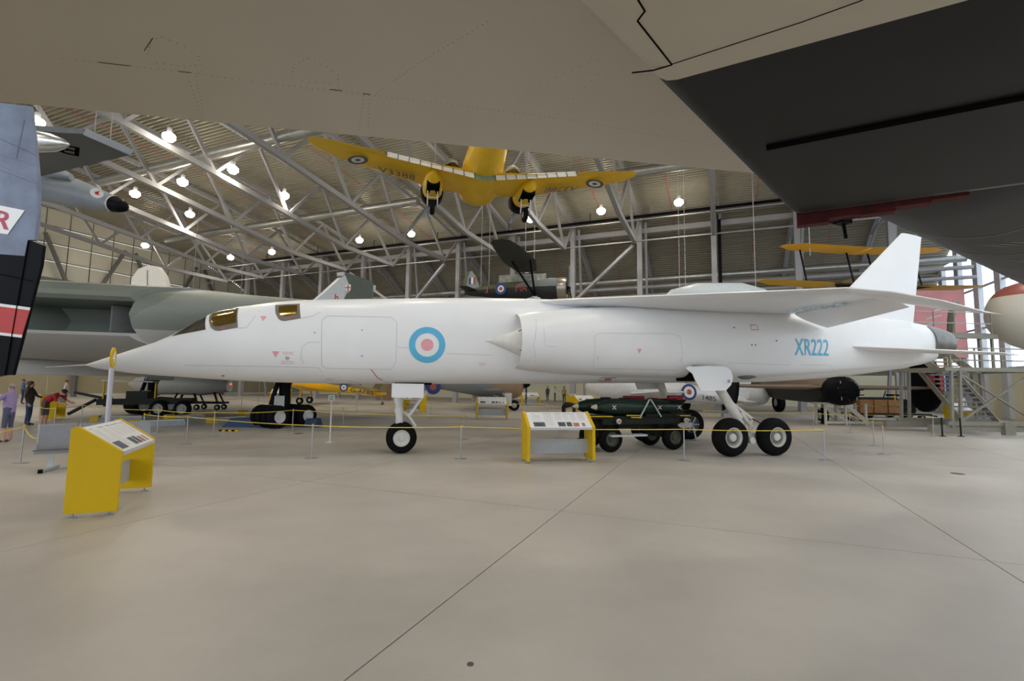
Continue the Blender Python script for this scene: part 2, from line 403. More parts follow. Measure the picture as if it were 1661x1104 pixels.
# longitudinal members along the column row
def along_v(name, label, cat, m, u, z, w, h=None, rnd=False, v0=VL+1.0, v1=VR-.5, grp=None):
    q = MB()
    if rnd: q.tube(HP(u, v0, z), HP(u, v1, z), w, n=12)
    else: q.bar(HP(u, v0, z), HP(u, v1, z), w, h or w)
    o = tag(group_mesh(q.build(name, m, None, 40), HP(u, (v0+v1)/2, z)), label, cat, grp); return o
along_v('eaves_beam', 'deep grey eaves beam along the tops of the far columns', 'beam', STEEL, 43.1, 17.0, .35, .7)
along_v('eaves_beam', 'grey horizontal beam just below the deep eaves beam', 'beam', STEEL, 43.4, 15.5, .3, .45)
along_v('tie_rod', 'thin pale tie rod joining the pointed lower ends of the trusses', 'rod', STEEL, 40.2, 13.72, .06, None, True)
along_v('tie_rod', 'thin pale rod running just above the pointed truss ends', 'rod', STEEL, 39.3, 15.2, .05, None, True)
bp = thing('sprinkler_main', 'black pipe with hanger clips along the eaves of the far roof', 'pipe', HP(41.4, -20, 16.2))
MB().tube(HP(41.4, -50, 16.2), HP(41.4, 17, 16.2), .12, n=10).build('pipe', BLKP, bp, 40, True)
for k in range(26):
    v = -49+k*2.6; MB().bar(HP(41.4, v, 16.2), HP(41.4, v, 17.0), .05, .05, HU).build('hanger', BLKP if k % 3 == 0 else STEEL, bp, 0, True)
MB().bar(HP(43.3, .45, 0), HP(43.3, .45, 16.2), .26, .26, HU).build('downpipe', BLKP, bp, 0, True)
for i, (u, z, r, lab) in enumerate(((46.5, 11.8, .28, 'thick galvanised duct running behind the far columns'), (45.5, 10.9, .16, 'grey pipe just below the galvanised duct behind the far columns'),
                         (45.2, 10.1, .14, 'lowest grey pipe behind the far columns'), )):
    along_v('service_duct', lab, 'pipe', PIPE if i == 0 else STEEL, u, z, r, None, True)
for (u, z, r, v0, v1, lab) in ((20.6, 16.4, .32, -54, 17, 'large galvanised duct under the roof, nearest to the camera'), (31.8, 16.2, .34, -52, -21.5, 'large galvanised duct crossing the middle roof, closed end near the yellow aircraft'),
                            (32.5, 16.2, .34, -14.5, 17, 'large galvanised duct behind the right wing of the yellow aircraft')):
    along_v('air_duct', lab, 'duct', PIPE, u, z, r, None, True, v0, v1)
# bracing in the column row
for kk, lab in ((5, 'pair of diagonal column braces left of the night-camouflaged high-wing aircraft'), (2, 'pair of diagonal column braces meeting beside its propeller')):
    v = -6.0*kk; b = thing('column_bracing', lab, 'brace', HP(42.6, v, 9))
    for s in (-1, 1): MB().bar(HP(42.6, v, 9.2), HP(40.6 if s else 0, v+s*5.8, 13.5), .24, .24).build('brace', STEEL, b, 0, True)
    if kk == 2:
        for s in (-1, 1): MB().bar(HP(42.6, v, 9.0), HP(42.6, v+s*5.8, 4.0), .24, .24).build('brace', STEEL, b, 0, True)
# wires strung down the roof (red detector lines)
for k, v in enumerate((-50, -39, -27, -15, -9, -3.2, 3.2, 9)):
    q = MB().pipe([HP(u, v, roof_z(u)-.2) for u in (8, 15, 24, 30, 36.5, 42.6, 47, 51, 54)], .022, 5)
    tag(group_mesh(q.build('detector_line', mat('red_cable', (.55, .08, .06), .6), None, 0), HP(30, v, 18)), 'thin red detector cable on the roof deck, %s from the left' % ORD[k], 'cable', 'red cables under the roof')
# ------------------------------------------------------------------ lamps
BULB = mat('lamp_diffuser', (1.0, .93, .80), .4, var=0, emit=22)
def lamp(u, v, z, label, light=True):
    t = thing('ceiling_lamp', label, 'lamp', HP(u, v, z), 0, 'ceiling lamps under the roof')
    MB().lathe((0, 0, -.02), (0, 0, 1), [(-.30, .01), (-.28, .20), (-.12, .34), (.06, .34), (.16, .22), (.2, .10)], 14).build('diffuser', BULB, t)
    MB().lathe((0, 0, .18), (0, 0, 1), [(0, .13), (.3, .13), (.34, .05), (.36, .01)], 10).build('ballast_housing', STEEL, t)
    MB().tube((0, 0, .5), (0, 0, roof_z(u)-z-.02), .02, n=5).build('suspension', STEEL, t)
    if light:
        ld = bpy.data.lights.new('lamp_light', 'SPOT'); ld.energy = LAMP_POWER; ld.color = (1.0, .93, .83); ld.shadow_soft_size = .3; ld.spot_size = radians(150); ld.spot_blend = .5
        o = bpy.data.objects.new('lamp_light', ld); COL.objects.link(o); o.parent = t; o.location = (0, 0, -.4)
        if u > 4:
            lu = bpy.data.lights.new('lamp_glow', 'POINT'); lu.energy = LAMP_POWER*.22; lu.color = (1.0, .86, .58); lu.shadow_soft_size = .36
            o = bpy.data.objects.new('lamp_glow', lu); COL.objects.link(o); o.parent = t; o.location = (0, 0, -.75)
PXL = [((274, 220), 'large glowing lamp near the top left, just under the white wing'), ((378, 273), 'glowing lamp between two trusses right of the hanging grey wing tip'), ((296, 293), 'glowing lamp just right of the hanging grey wing tip'),
       ((461, 315), 'glowing lamp left of the yellow aircraft wing tip'), ((219, 312), 'glowing lamp just above the black nose of the hanging jet'), ((308, 345), 'glowing lamp right of the hanging jet nose'),
       ((583, 387), 'glowing lamp left of two above the camouflaged tail fin'), ((667, 377), 'glowing lamp right of two above the camouflaged tail fin'), ((441, 406), 'glowing lamp low among the truss ends above the white nose'),
       ((1101, 326), 'glowing lamp right of the yellow aircraft'), ((975, 340), 'glowing lamp below the right wing of the yellow aircraft'), ((659, 277), 'glowing lamp directly behind the serial on the yellow wing'),
       ((374, 415), 'small glowing lamp farthest down the left trusses'), ((860, 353), 'glowing lamp below the right engine of the yellow aircraft'), ((60, 196), 'glowing lamp at the edge of the blue-grey fin')]
taken = []
for (x, y), lab in PXL:
    p = G(x, y+3, 15.8); u, v = p.dot(HU), p.dot(HV); taken.append((u, v)); lamp(u, v, 15.9, lab)
n = 0
UROW = [-20, -11, -2, 7, 13.2, 22.0, 31.5]; VROW = [14, 2.5, -9, -20.5, -32, -43.5, -55]  # extra lamps added on this grid to light the whole hall
for u in UROW:
    for v in VROW:
        if any(hypot(u-a, v-b) < 6.5 for a, b in taken): continue
        n += 1
        lamp(u, v, 15.9 if u > 4 else 17.2, 'added ceiling lamp, %s column from the glazed end, %s row from the front' % (ORD[VROW.index(v)], ORD[UROW.index(u)]))
# ================================================================== AIRCRAFT WE STAND UNDER (wing and engine nacelle overhead)
ov = thing('overhead_airliner', 'huge white swept wing and dark-bellied engine nacelle hanging over the foreground', 'aircraft', (2.0, -4.5, 0))
ZW, ZN = 4.2, 3.4
l0, l1 = G(40, 176, ZW), G(1185, 283, ZW); ld_ = (l1-l0).normalized()
e3 = G(1280, 352, ZN); e0 = G(910, 0, ZN); ax = (e3-e0).normalized(); cw = (G(1661, 302, ZN)-e3).normalized()
wm = MB(); rings = []
for P, ch in ((l0-ld_*13, 9.), (l0, 12.), (l1, 14.), (l1+ld_*8, 15.)):
    c = -ax
    q = [(0, .10), (.04, .04), (.14, 0), (ch, 0), (ch, .25), (ch*.4, .6), (.8, .36), (.14, .2)]
    rings.append([P+c*a+Vector((0, 0, b)) for a, b in q])
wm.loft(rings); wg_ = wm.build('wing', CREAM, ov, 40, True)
# rivet rows and access panels on the wing underside
RIV = mat('rivet_grey', (.22, .20, .17), .6)
rv = MB()
def rivrow(pts, step=.045, r=.0055):
    P = [G(x, y, ZW-.002) for x, y in pts]
    for a, b in zip(P, P[1:]):
        n = max(1, int((b-a).length/step))
        for k in range(n): disc(rv, a.lerp(b, k/n), (0, 0, -1), r, seg=5)
rivrow([(100, 95), (310, 118), (430, 135), (590, 153), (800, 178), (940, 196), (1150, 236)])
rivrow([(240, 88), (245, 65), (262, 60), (300, 75), (322, 92), (325, 104), (300, 108), (255, 102), (240, 96)])
rivrow([(472, 122), (478, 104), (500, 95), (530, 108), (548, 122), (549, 134), (535, 136), (490, 132), (472, 124)])
rivrow([(612, 150), (690, 95), (800, 30)]); rivrow([(305, 125), (330, 200)], .06); rivrow([(318, 124), (332, 195)], .06); rivrow([(590, 155), (582, 215)], .06); rivrow([(600, 155), (597, 212)], .06)
rivrow([(890, 200), (930, 160), (980, 110)], .08); rivrow([(1000, 190), (1140, 225)], .12); rivrow([(840, 160), (900, 125), (985, 90)], .07)
rv.build('rivet_row', RIV, wg_, 0, True)['kind'] = 'stuff'
ln = MB()
for a, b in (((160, 101), (210, 107)), ((290, 116), (310, 118)), ((535, 145), (555, 147)), ((588, 152), (600, 153)), ((234, 82), (248, 62))):
    ln.bar(G(*a, ZW-.001), G(*b, ZW-.001), .0035, .003)
ln.build('panel_gap', DARK, wg_, 0, True)
# nacelle
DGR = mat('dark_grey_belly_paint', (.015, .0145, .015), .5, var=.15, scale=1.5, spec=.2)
def nac_ring(P):
    up = Vector((0, 0, 1)); R = .13
    q = [(0, .9), (0, R)]+[(R-R*cos(a), R-R*sin(a)) for a in (pi/8, pi/4, 3*pi/8)]+[(R, 0), (3.4, 0), (3.55, .15), (3.55, .9)]
    return [P+cw*a+up*b for a, b in q]
j1 = G(1040, 148, ZN); s1 = (j1-e3).dot(ax)
fr = [e3+ax*.0, e3+ax*(s1+.0)]
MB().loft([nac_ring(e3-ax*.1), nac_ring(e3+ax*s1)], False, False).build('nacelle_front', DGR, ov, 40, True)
lip = MB().loft([nac_ring(e3-ax*.1), nac_ring(e3-ax*.03+Vector((0, 0, .008))), nac_ring(e3+Vector((0, 0, .04))), nac_ring(e3-ax*.02+Vector((0, 0, .07))), nac_ring(e3-ax*1.2+Vector((0, 0, .07)))], False, True)
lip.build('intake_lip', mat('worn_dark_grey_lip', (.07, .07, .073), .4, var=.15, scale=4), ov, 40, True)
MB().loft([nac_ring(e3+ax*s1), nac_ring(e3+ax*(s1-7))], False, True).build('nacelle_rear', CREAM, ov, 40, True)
# panel gaps on the white rear part
pg = MB()
for pts in (((1035, 0), (1046, 18), (1034, 34), (1090, 105), (1060, 114), (1025, 118)), ((1090, 104), (1300, 36), (1400, 0))):
    for a, b in zip(pts, pts[1:]): pg.bar(G(*a, ZN-.001), G(*b, ZN-.001), .007 if pts[0][0] == 1035 else .003, .004)
pg.build('panel_gap', DARK, ov, 0, True)
sl = MB().bar(G(1243, 240, ZN-.008), G(1790, 132, ZN-.008), .05, .016); sl.build('belly_slot', DARK, ov, 0, True)
# red cover in the intake mouth
REDC = mat('red_cover_fabric', (.075, .006, .008), .85, var=.35, scale=8, bump=.6, bscale=12)
rc = MB(); q0 = e3+ax*.05+cw*.05
for k in range(5):
    a = q0+cw*(k*.24)
    z0 = 3.31+.02*(k % 2)+(.03 if k > 3 else 0)+.012*k
    rc.bar(a+Vector((0, 0, z0-ZN+.2)), a+cw*.25+Vector((0, 0, z0-ZN+.2)), .10+.02*(k % 2), .4)
rc.build('intake_cover', REDC, ov, 0, True)
bk = MB(); b0 = G(1362, 352, 3.36); bk.box(b0+ax*.12, (.13, .1, .06), .4); bk.tube(b0+ax*.16, b0+ax*.16+Vector((.02, 0, -.16)), .015); bk.box(b0+ax*.05, (.05, .2, .04), .7)
bk.build('cover_bracket', BLKP, ov, 30, True)
# dark tubular hull beyond the intake, running away to the right
ha = Vector((.835, .55, 0)); hb = Vector((-.55, .835, 0)); r_ = ray(1530, 401); ph_ = atan2(r_.z, r_.dot(hb)); TT, HR = 3.0, 1.4
hc0 = EYEP+hb*(TT*cos(ph_)-HR*sin(ph_))+Vector((0, 0, TT*sin(ph_)+HR*cos(ph_)))
def hring(t, R): return [hc0+ha*t+(hb*cos(2*pi*j/40)+Vector((0, 0, sin(2*pi*j/40))))*R for j in range(40)]
hull = MB().loft([hring(4.6, .5), hring(4.75, 1.0), hring(5.2, 1.3), hring(6.0, HR), hring(12.6, HR), hring(13.4, 1.2), hring(13.8, .5)]).build('rounded_hull', mat('dark_hull_paint', (.022, .022, .024), .5, var=.2, scale=2, spec=.3), ov, 50, True)
chk = MB()
for i, t in enumerate((6.9, 8.1, 9.3, 10.5, 11.6)):
    P = [hc0+ha*(t+.10*sin(k*.5))+(hb*cos(a)+Vector((0, 0, sin(a))))*(HR+.003) for k, a in enumerate([radians(-52-k*7) for k in range(13)])]
    for a, b in zip(P, P[1:]): chk.bar(a, b, .012, .004)
    for k in range(6):
        a1, a2 = radians(-78-k*2.2), radians(-84-k*2.0); tt = t+.45+.06*(k % 2)
        chk.bar(hc0+ha*tt+(hb*cos(a1)+Vector((0, 0, sin(a1))))*(HR+.003), hc0+ha*(tt+.22)+(hb*cos(a2)+Vector((0, 0, sin(a2))))*(HR+.003), .008, .004)
chk.build('chalk_line', mat('chalk', (.30, .28, .24), .9), hull, 0, True)
# main gear standing behind the camera
MB().tube((2.0, -4.5, .7), (2.0, -4.5, 4.3), .16, n=14).build('leg', LGREY, ov, 40, True)
MB().bar((1.5, -5.2, .62), (2.5, -3.8, .62), .2, .2).build('bogie', LGREY, ov, 0, True)
for sx in (-1, 1):
    for sy in (-1, 1):
        wheel(ov, Vector((2.0, -4.5, .6))+ax*(.85*sx)+cw*(.42*sy), cw*sy, .6, .36, .26, world=True)
# ================================================================== THE WHITE STRIKE AIRCRAFT
AA = radians(14); AX = Vector((cos(AA), sin(AA), 0)); AY = Vector((sin(AA), -cos(AA), 0)); A0 = G(650, 733)
ac_ = thing('strike_jet', 'long white jet with pale roundel and serial XR222 filling the middle', 'aircraft', A0, AA)
def acp(x, y, off):
    r = ray(x, y); k = (off-(EYEP-A0).dot(AY))/r.dot(AY); p = EYEP+r*k; return (p-A0).dot(AX), p.z
FS = [(-7.24, 2.14, 2.12, .01, 2), (-7.0, 2.235, 2.055, .10, 2), (-6.4, 2.48, 1.965, .28, 2), (-5.82, 2.72, 1.92, .43, 2.05), (-5.45, 2.90, 1.90, .52, 2.1), (-5.1, 3.16, 1.875, .60, 2.1), (-4.67, 3.465, 1.85, .69, 2.15),
      (-4.35, 3.57, 1.835, .75, 2.25), (-4.04, 3.64, 1.82, .80, 2.35), (-3.2, 3.82, 1.79, .88, 2.6), (-2.17, 3.93, 1.78, .92, 2.8), (-1.0, 4.0, 1.785, .94, 2.9), (.7, 4.12, 1.80, .96, 3), (2.96, 4.25, 1.84, 1.0, 3), (5, 4.29, 1.88, 1.05, 3),
      (8.3, 4.33, 1.95, 1.1, 3), (11.4, 4.44, 2.02, 1.15, 2.8), (13, 4.44, 2.12, 1.15, 2.6), (15, 4.40, 2.31, 1.12, 2.5), (16.85, 4.26, 2.56, 1.06, 2.4), (17.6, 4.16, 2.70, 1.02, 2.4), (17.9, 4.10, 2.78, .99, 2.4)]
NS = [(2.85, 2.97, .72, .72, 2), (3.2, 2.98, .79, .765, 2.1), (4.2, 3.01, .89, .79, 2.2), (6, 3.08, 1.0, .78, 2.5), (8.5, 3.10, 1.02, .72, 2.6), (10.5, 3.15, 1.0, .62, 2.6), (12.5, 3.25, .95, .45, 2.5), (14.5, 3.35, .85, .25, 2.4), (16.5, 3.4, .7, .08, 2.2)]
NY0 = .9
def interp(T, t):
    if t <= T[0][0]: return T[0]
    for a, b in zip(T, T[1:]):
        if t <= b[0]:
            f = (t-a[0])/(b[0]-a[0]); return tuple(x+(y-x)*f for x, y in zip(a, b))
    return T[-1]
def surf(t, z, nac=True):
    _, zt, zb, w, n = interp(FS, t); c, h = (zt+zb)/2, (zt-zb)/2
    q = min(.999, abs((z-c)/h)); y = w*(1-q**n)**(1/n)
    if nac and t >= NS[0][0]:
        _, c, h, w, n = interp(NS, t); q = abs((z-c)/h)
        if q < .999: y = max(y, NY0+w*(1-q**n)**(1/n))
    return y
def superring(t, zt, zb, w, n, m=40):
    c, h = (zt+zb)/2, (zt-zb)/2; out = []
    for j in range(m):
        a = 2*pi*j/m; ca, sa = cos(a), sin(a)
        out.append((t, w*abs(ca)**(2/n)*(1 if ca >= 0 else -1), c+h*abs(sa)**(2/n)*(1 if sa >= 0 else -1)))
    return out
fine = []
for a, b in zip(FS, FS[1:]):
    for k in range(3): fine.append(tuple(x+(y-x)*k/3 for x, y in zip(a, b)))
fine.append(FS[-1])
def smoothrow(rows, it=2):
    rows = [list(r) for r in rows]
    for _ in range(it):
        new = [r[:] for r in rows]
        for i in range(4, len(rows)-1):
            for q in (1, 2, 3, 4): new[i][q] = .25*rows[i-1][q]+.5*rows[i][q]+.25*rows[i+1][q]
        rows = new
    return rows
fine = smoothrow(fine)
FS = [tuple(r) for r in fine]
i_split = 7
MB().loft([superring(*r) for r in fine[:i_split+1]], True, False).build('nose_cone', WHITE, ac_, 60)
MB().loft([superring(*r) for r in fine[i_split:]], False, True).build('fuselage', WHITE, ac_, 60)
MB().tube((-7.22, 0, 2.13), (-8.0, 0, 2.06), .018, .012, 8).build('pitot_probe', LGREY, ac_)
SEAM = mat('panel_seam_grey', (.50, .50, .52), .6)
def P3(t, off, z): return Vector((t, -off, z))          # near (port) side is -y
def strip(pts, w=.010, m=None, name='panel_line', eps=.004, parent=None, raw=False):
    """thin line following the near skin, pts in pixels"""
    q = []
    tz = pts if raw else [acp(x, y, surf(*acp(x, y, 1.0))) for x, y in pts]
    for a, b in zip(tz, tz[1:]):
        n = max(1, int(hypot(b[0]-a[0], b[1]-a[1])/.12))
        for k in range(n): q.append((a[0]+(b[0]-a[0])*k/n, a[1]+(b[1]-a[1])*k/n))
    q.append(tz[-1])
    mb = MB(); L = []; 
    for i, (t, z) in enumerate(q):
        a, b = q[max(0, i-1)], q[min(len(q)-1, i+1)]; d = Vector((b[0]-a[0], b[1]-a[1])).normalized(); nx, nz = -d.y*w/2, d.x*w/2
        L += [P3(t+nx, surf(t+nx, z+nz)+eps, z+nz), P3(t-nx, surf(t-nx, z-nz)+eps, z-nz)]
    mb.add(L, [(2*i, 2*i+1, 2*i+3, 2*i+2) for i in range(len(q)-1)])
    return mb.build(name, m or SEAM, parent or ac_, 60)
def patch(poly_px, m, name, eps=.006, parent=None, n=10, off=None):
    """filled patch on the near skin; polygon given in pixels as two chains (top chain, bottom chain) sampled left to right"""
    top, bot = poly_px; cv = lambda p: acp(p[0], p[1], surf(*acp(p[0], p[1], .8)))
    top, bot = [cv(p) for p in top], [cv(p) for p in bot]
    def samp(ch, f):
        Ls = [0]
        for a, b in zip(ch, ch[1:]): Ls.append(Ls[-1]+hypot(b[0]-a[0], b[1]-a[1]))
        d = f*Ls[-1]
        for i in range(len(ch)-1):
            if d <= Ls[i+1]+1e-9:
                k = (d-Ls[i])/max(1e-9, Ls[i+1]-Ls[i]); return (ch[i][0]+(ch[i+1][0]-ch[i][0])*k, ch[i][1]+(ch[i+1][1]-ch[i][1])*k)
        return ch[-1]
    mb = MB(); V = []; R = 8
    for i in range(n+1):
        a, b = samp(top, i/n), samp(bot, i/n)
        for j in range(R+1):
            t, z = a[0]+(b[0]-a[0])*j/R, a[1]+(b[1]-a[1])*j/R
            zt = interp(FS, t)[1]; z = min(z, zt-.004)
            V.append(P3(t, surf(t, z, False)+eps, z))
    F = [(i*(R+1)+j, i*(R+1)+j+1, (i+1)*(R+1)+j+1, (i+1)*(R+1)+j) for i in range(n) for j in range(R)]
    return mb.add(V, F).build(name, m, parent or ac_, 60)
# windscreen and two cockpit windows
GOLD = mat('gold_tinted_glass', (.32, .22, .05), .10, metal=.85, var=.35, scale=1.4)
SMOKE = mat('smoked_glass', (.055, .048, .035), .08, var=.5, scale=3, spec=.8)
FRM = mat('brown_window_frame', (.17, .145, .125), .6)
patch(([(276, 543), (300, 527), (318, 516), (332, 509)], [(276, 544), (300, 540), (318, 537), (333, 534)]), SMOKE, 'windscreen')
wf = patch(([(338, 506), (350, 502), (368, 499), (386, 498)], [(338, 520), (342, 532), (352, 537), (386, 531)]), FRM, 'window_frame', .006)
patch(([(342, 507), (352, 504), (368, 501.5), (384, 501)], [(342, 520), (345, 527), (352, 529), (383, 523)]), GOLD, 'window_glass', .012, wf)
wf2 = patch(([(446, 494), (460, 493), (486, 492)], [(447, 508), (452, 518), (460, 521), (488, 516)]), FRM, 'window_frame', .006)
patch(([(452, 496), (466, 494.5), (482, 494.5)], [(452, 507), (456, 511), (464, 513), (482, 509)]), GOLD, 'window_glass', .012, wf2)
REDT = mat('red_stencil', (.55, .10, .12), .6)
PINK = mat('faded_red', (.78, .36, .40), .5); LBLU = mat('pale_blue_marking', (.10, .45, .72), .45, var=.03)
for x, y in ((362, 532.5), (467, 517.5)): strip([(x-5, y+.6), (x+5, y-.6)], .02, REDT, 'stencil', .016)
# roundel
def ring(t0, z0, r0, r1, m, name, eps):
    mb = MB(); V = []; S, R = 56, 6
    for i in range(R+1):
        r = r0+(r1-r0)*i/R
        for j in range(S):
            a = 2*pi*j/S; t, z = t0+r*cos(a), z0+r*sin(a); V.append(P3(t, surf(t, z)+eps, z))
    return mb.add(V, [(i*S+j, i*S+(j+1) % S, (i+1)*S+(j+1) % S, (i+1)*S+j) for i in range(R) for j in range(S)]).build(name, m, ac_, 60)
rt0, rz0 = acp(693, 559, .96)
ring(rt0, rz0, .30, .455, LBLU, 'roundel_ring', .007); ring(rt0, rz0, .001, .155, PINK, 'roundel_centre', .007)
# serials
def skin_text(s, px0, px1, ybase, h, m, name, off):
    (t0, z0), (t1, z1) = acp(px0, ybase, off), acp(px1, ybase+1, off)
    vs, fs = text2d(s, .006); Lx = max(v[0] for v in vs); k = (t1-t0)/Lx; V = []
    for x, y in vs:
        t = t0+x*k; z = z0+(z1-z0)*x/Lx+y*h; V.append(P3(t, surf(t, z)+.012, z))
    MB().add(V, fs).build(name, m, ac_, 0)
skin_text('XR222', 1297, 1358, 575, .50, LBLU, 'serial', 1.62)
# panel lines, stencils
for pts in ([(522, 590), (522, 520), (530, 512), (634, 514), (644, 523), (642, 588), (634, 599), (527, 597), (521, 590)], [(300, 592), (420, 594), (516, 596), (522, 602), (524, 619)], [(494, 590), (488, 582), (490, 562), (500, 555), (520, 555)],
            [(645, 563), (663, 564)], [(725, 573), (800, 576)], [(380, 617), (385, 600)], [(386, 532), (400, 531), (412, 515), (420, 502)], [(488, 516), (508, 512), (520, 505)]):
    strip(pts)
strip([(602, 599), (612, 612), (627, 620)], .022, REDT, 'red_line', .006)
def tri(x, y, s, m):
    t, z = acp(x, y, surf(*acp(x, y, 1.0))); mb = MB()
    mb.add([P3(a, surf(a, b)+.007, b) for a, b in ((t-s, z+s*.8), (t+s, z+s*.8), (t, z-s))], [(0, 1, 2)]).build('rescue_triangle', m, ac_, 0)
tri(427, 516, .07, PINK); tri(447, 574, .08, PINK); tri(1037, 569, .07, PINK)
for pts in ([(458, 571), (476, 571)], [(459, 574), (476, 574)], [(456, 586), (476, 586)], [(456, 589), (478, 589)], [(775, 589), (788, 589)], [(777, 592), (786, 592)]): strip(pts, .012, PINK, 'stencil', .006)
for x, y, r, m in ((465, 580, .05, GREY), (587, 577, .025, LBLU), (350, 608, .03, INK), (510, 539, .015, INK), (587, 535, .015, INK)):
    t, z = acp(x, y, .95); disc_mb = MB(); disc(disc_mb, P3(t, surf(t, z)+.006, z), (0, -1, 0), r, seg=14); disc_mb.build('port', m, ac_, 0)
for x, y, sx in ((534, 615, .08), (562, 617, .09)):
    t, z = acp(x, y, .75); MB().box(P3(t, surf(t, z), z), (sx*2, .06, .07)).build('vent', GREY, ac_, 0)
# intakes (both sides)
for S in (-1, 1):
    rings = []
    nsf = []
    for a, b in zip(NS, NS[1:]):
        for k in range(3): nsf.append(tuple(x+(y-x)*k/3 for x, y in zip(a, b)))
    nsf.append(NS[-1])
    def nring(t, c, h, w, n, m=24, shrink=0.):
        out = [(t, S*.45, c-h+shrink)]
        for j in range(m+1):
            a = -pi/2+pi*j/m; ca, sa = cos(a), sin(a)
            out.append((t, S*(NY0+(w-shrink)*abs(ca)**(2/n)), c+(h-shrink)*abs(sa)**(2/n)*(1 if sa >= 0 else -1)))
        out.append((t, S*.45, c+h-shrink)); return out
    MB().loft([nring(*r) for r in nsf], False, True, True).build('intake_nacelle', WHITE, ac_, 60)
    dr = [nring(2.85, 2.97, .72, .72, 2), nring(2.84, 2.97, .72, .72, 2, shrink=.008), nring(2.87, 2.97, .72, .72, 2, shrink=.028), nring(3.4, 2.97, .70, .70, 2, shrink=.03), nring(4.6, 3.0, .66, .62, 2, shrink=.03)]
    MB().loft(dr, False, False, True).build('intake_duct', mat('duct_cream', (.66, .63, .56), .5), ac_, 60)
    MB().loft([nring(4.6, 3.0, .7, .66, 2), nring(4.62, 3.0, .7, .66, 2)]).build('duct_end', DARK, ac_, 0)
    MB().lathe((2.02, S*.98, 2.95), (1, 0, 0), [(0, .004), (.2, .075), (.75, .30), (.98, .40), (1.15, .44), (1.5, .46), (2.3, .30), (2.5, .02)], 28).build('centre_cone', mat('cone_cream', (.72, .71, .68), .4), ac_, 50)
    if S < 0: MB().bar((2.80, -1.42, 3.18), (3.1, -1.44, 3.33), .03, .02).build('cone_slot', DARK, ac_, 0); MB().bar((2.85, -1.42, 2.70), (3.1, -1.44, 2.58), .03, .02).build('cone_slot', DARK, ac_, 0)
    # wing
    W_ = MB().wing([((3.55, S*.75, 4.10), (11.4, S*.75, 4.06), .26), ((3.9, S*1.0, 4.11), (11.4, S*1.0, 4.06), .26), ((10.12, S*4.2, 4.22), (11.35, S*4.2, 4.10), .13)], 10)
    W_.build('wing', WHITE, ac_, 40)
    MB().wing([((11.32, S*1.45, 4.05), (12.5, S*1.45, 3.67), .12), ((11.28, S*4.18, 4.10), (12.12, S*4.18, 3.87), .09)], 8).build('flap', WHITE, ac_, 40)
    dn = Vector((0, S*.42, .9)).normalized()
    tip = [((10.12, S*4.2, 4.22), (12.35, S*4.2, 3.92), (.14, dn)), ((10.9, S*4.65, 4.10), (12.55, S*4.65, 3.76), (.13, dn)), ((11.75, S*5.15, 3.86), (12.75, S*5.15, 3.64), (.07, dn)), ((12.45, S*5.58, 3.56), (12.95, S*5.6, 3.53), (.015, dn))]
    MB().wing(tip, 10).build('wing_tip', WHITE, ac_, 40)
    MB().wing([((13.2, S*.9, 3.2), (16.9, S*.9, 3.06), .16), ((16.65, S*3.35, 2.92), (17.35, S*3.35, 2.86), .05)], 8).build('tailplane', WHITE, ac_, 40)
    # jet pipe
    MB().lathe((17.4, S*.47, 3.46), (1, 0, 0), [(0, .62), (.45, .60), (.85, .53), (1.1, .47), (1.1, .44), (.5, .40), (-.3, .36)], 26, False).build('jet_pipe', mat('heat_stained_metal', (.17, .165, .16), .4, metal=.6, var=.2, scale=3), ac_, 50)
    MB().lathe((17.2, S*.47, 3.46), (1, 0, 0), [(0, .37), (.05, .37), (.1, .01)], 18).build('jet_pipe_core', DARK, ac_, 0)
    # main gear
    leg = MB().tube((8.35, S*1.35, 2.35), (9.05, S*1.72, .95), .13, .125, 14).tube((9.0, S*1.70, 1.1), (9.16, S*1.78, .52), .10, n=12)
    lg = leg.build('main_leg', mat('undercarriage_cream', (.62, .60, .55), .45, var=.06), ac_, 40)
    UC = MATS['undercarriage_cream']
    MB().tube((9.1, S*1.74, 1.15), (9.42, S*1.80, .72), .055, n=10).tube((8.85, S*1.6, 1.45), (9.45, S*1.78, .95), .05, n=10).tube((9.42, S*1.8, .95), (9.3, S*1.8, .55), .04).build('torque_link', UC, lg, 40)
    MB().box((8.85, S*1.55, 1.12), (.16, .2, .14)).box((8.72, S*1.55, 1.06), (.1, .14, .1)).build('valve_block', GREY, lg, 0)
    MB().pipe([(9.3, S*1.95, .98), (9.47, S*1.98, .9), (9.6, S*1.98, .78), (9.58, S*1.98, .62), (9.46, S*1.96, .55)], .014).build('hose', BLKP, lg, 40)
    MB().bar((8.4, S*1.82, .5), (9.92, S*1.82, .5), .16, .17).tube((9.16, S*1.7, .42), (9.16, S*2.12, .42), .09, n=12).build('bogie_beam', UC, ac_, 0)
    for t in (8.48, 9.86):
        MB().tube((t, S*1.8, .51), (t, S*2.0, .51), .07).build('axle', UC, ac_, 30)
        wheel(ac_, (t, S*2.08, .51), (0, S, 0), .51, .34, .265, UC, holes=True, seg=36)
# main gear doors
for S in (-1, 1):
    dpx = [(1113, 597), (1118, 594), (1150, 593), (1178, 594.5), (1186, 600), (1189, 612), (1185, 624), (1176, 633), (1136, 634), (1130, 622), (1124, 606)]
    poly = [acp(x, y, 1.72) for x, y in dpx]
    o1 = [Vector((t, S*(1.70+.10*(2.35-z)), z)) for t, z in poly]
    MB().prism(o1, (0, -S*.035, 0)).build('main_gear_door', WHITE, ac_, 30)
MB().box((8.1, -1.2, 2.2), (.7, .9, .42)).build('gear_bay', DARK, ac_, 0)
pd = MB(); t, z = acp(1180, 618, 1.74); disc(pd, P3(t, 1.80, z), (0, -1, 0), .05, seg=12); pd.build('door_plug', GREY, ac_, 0)
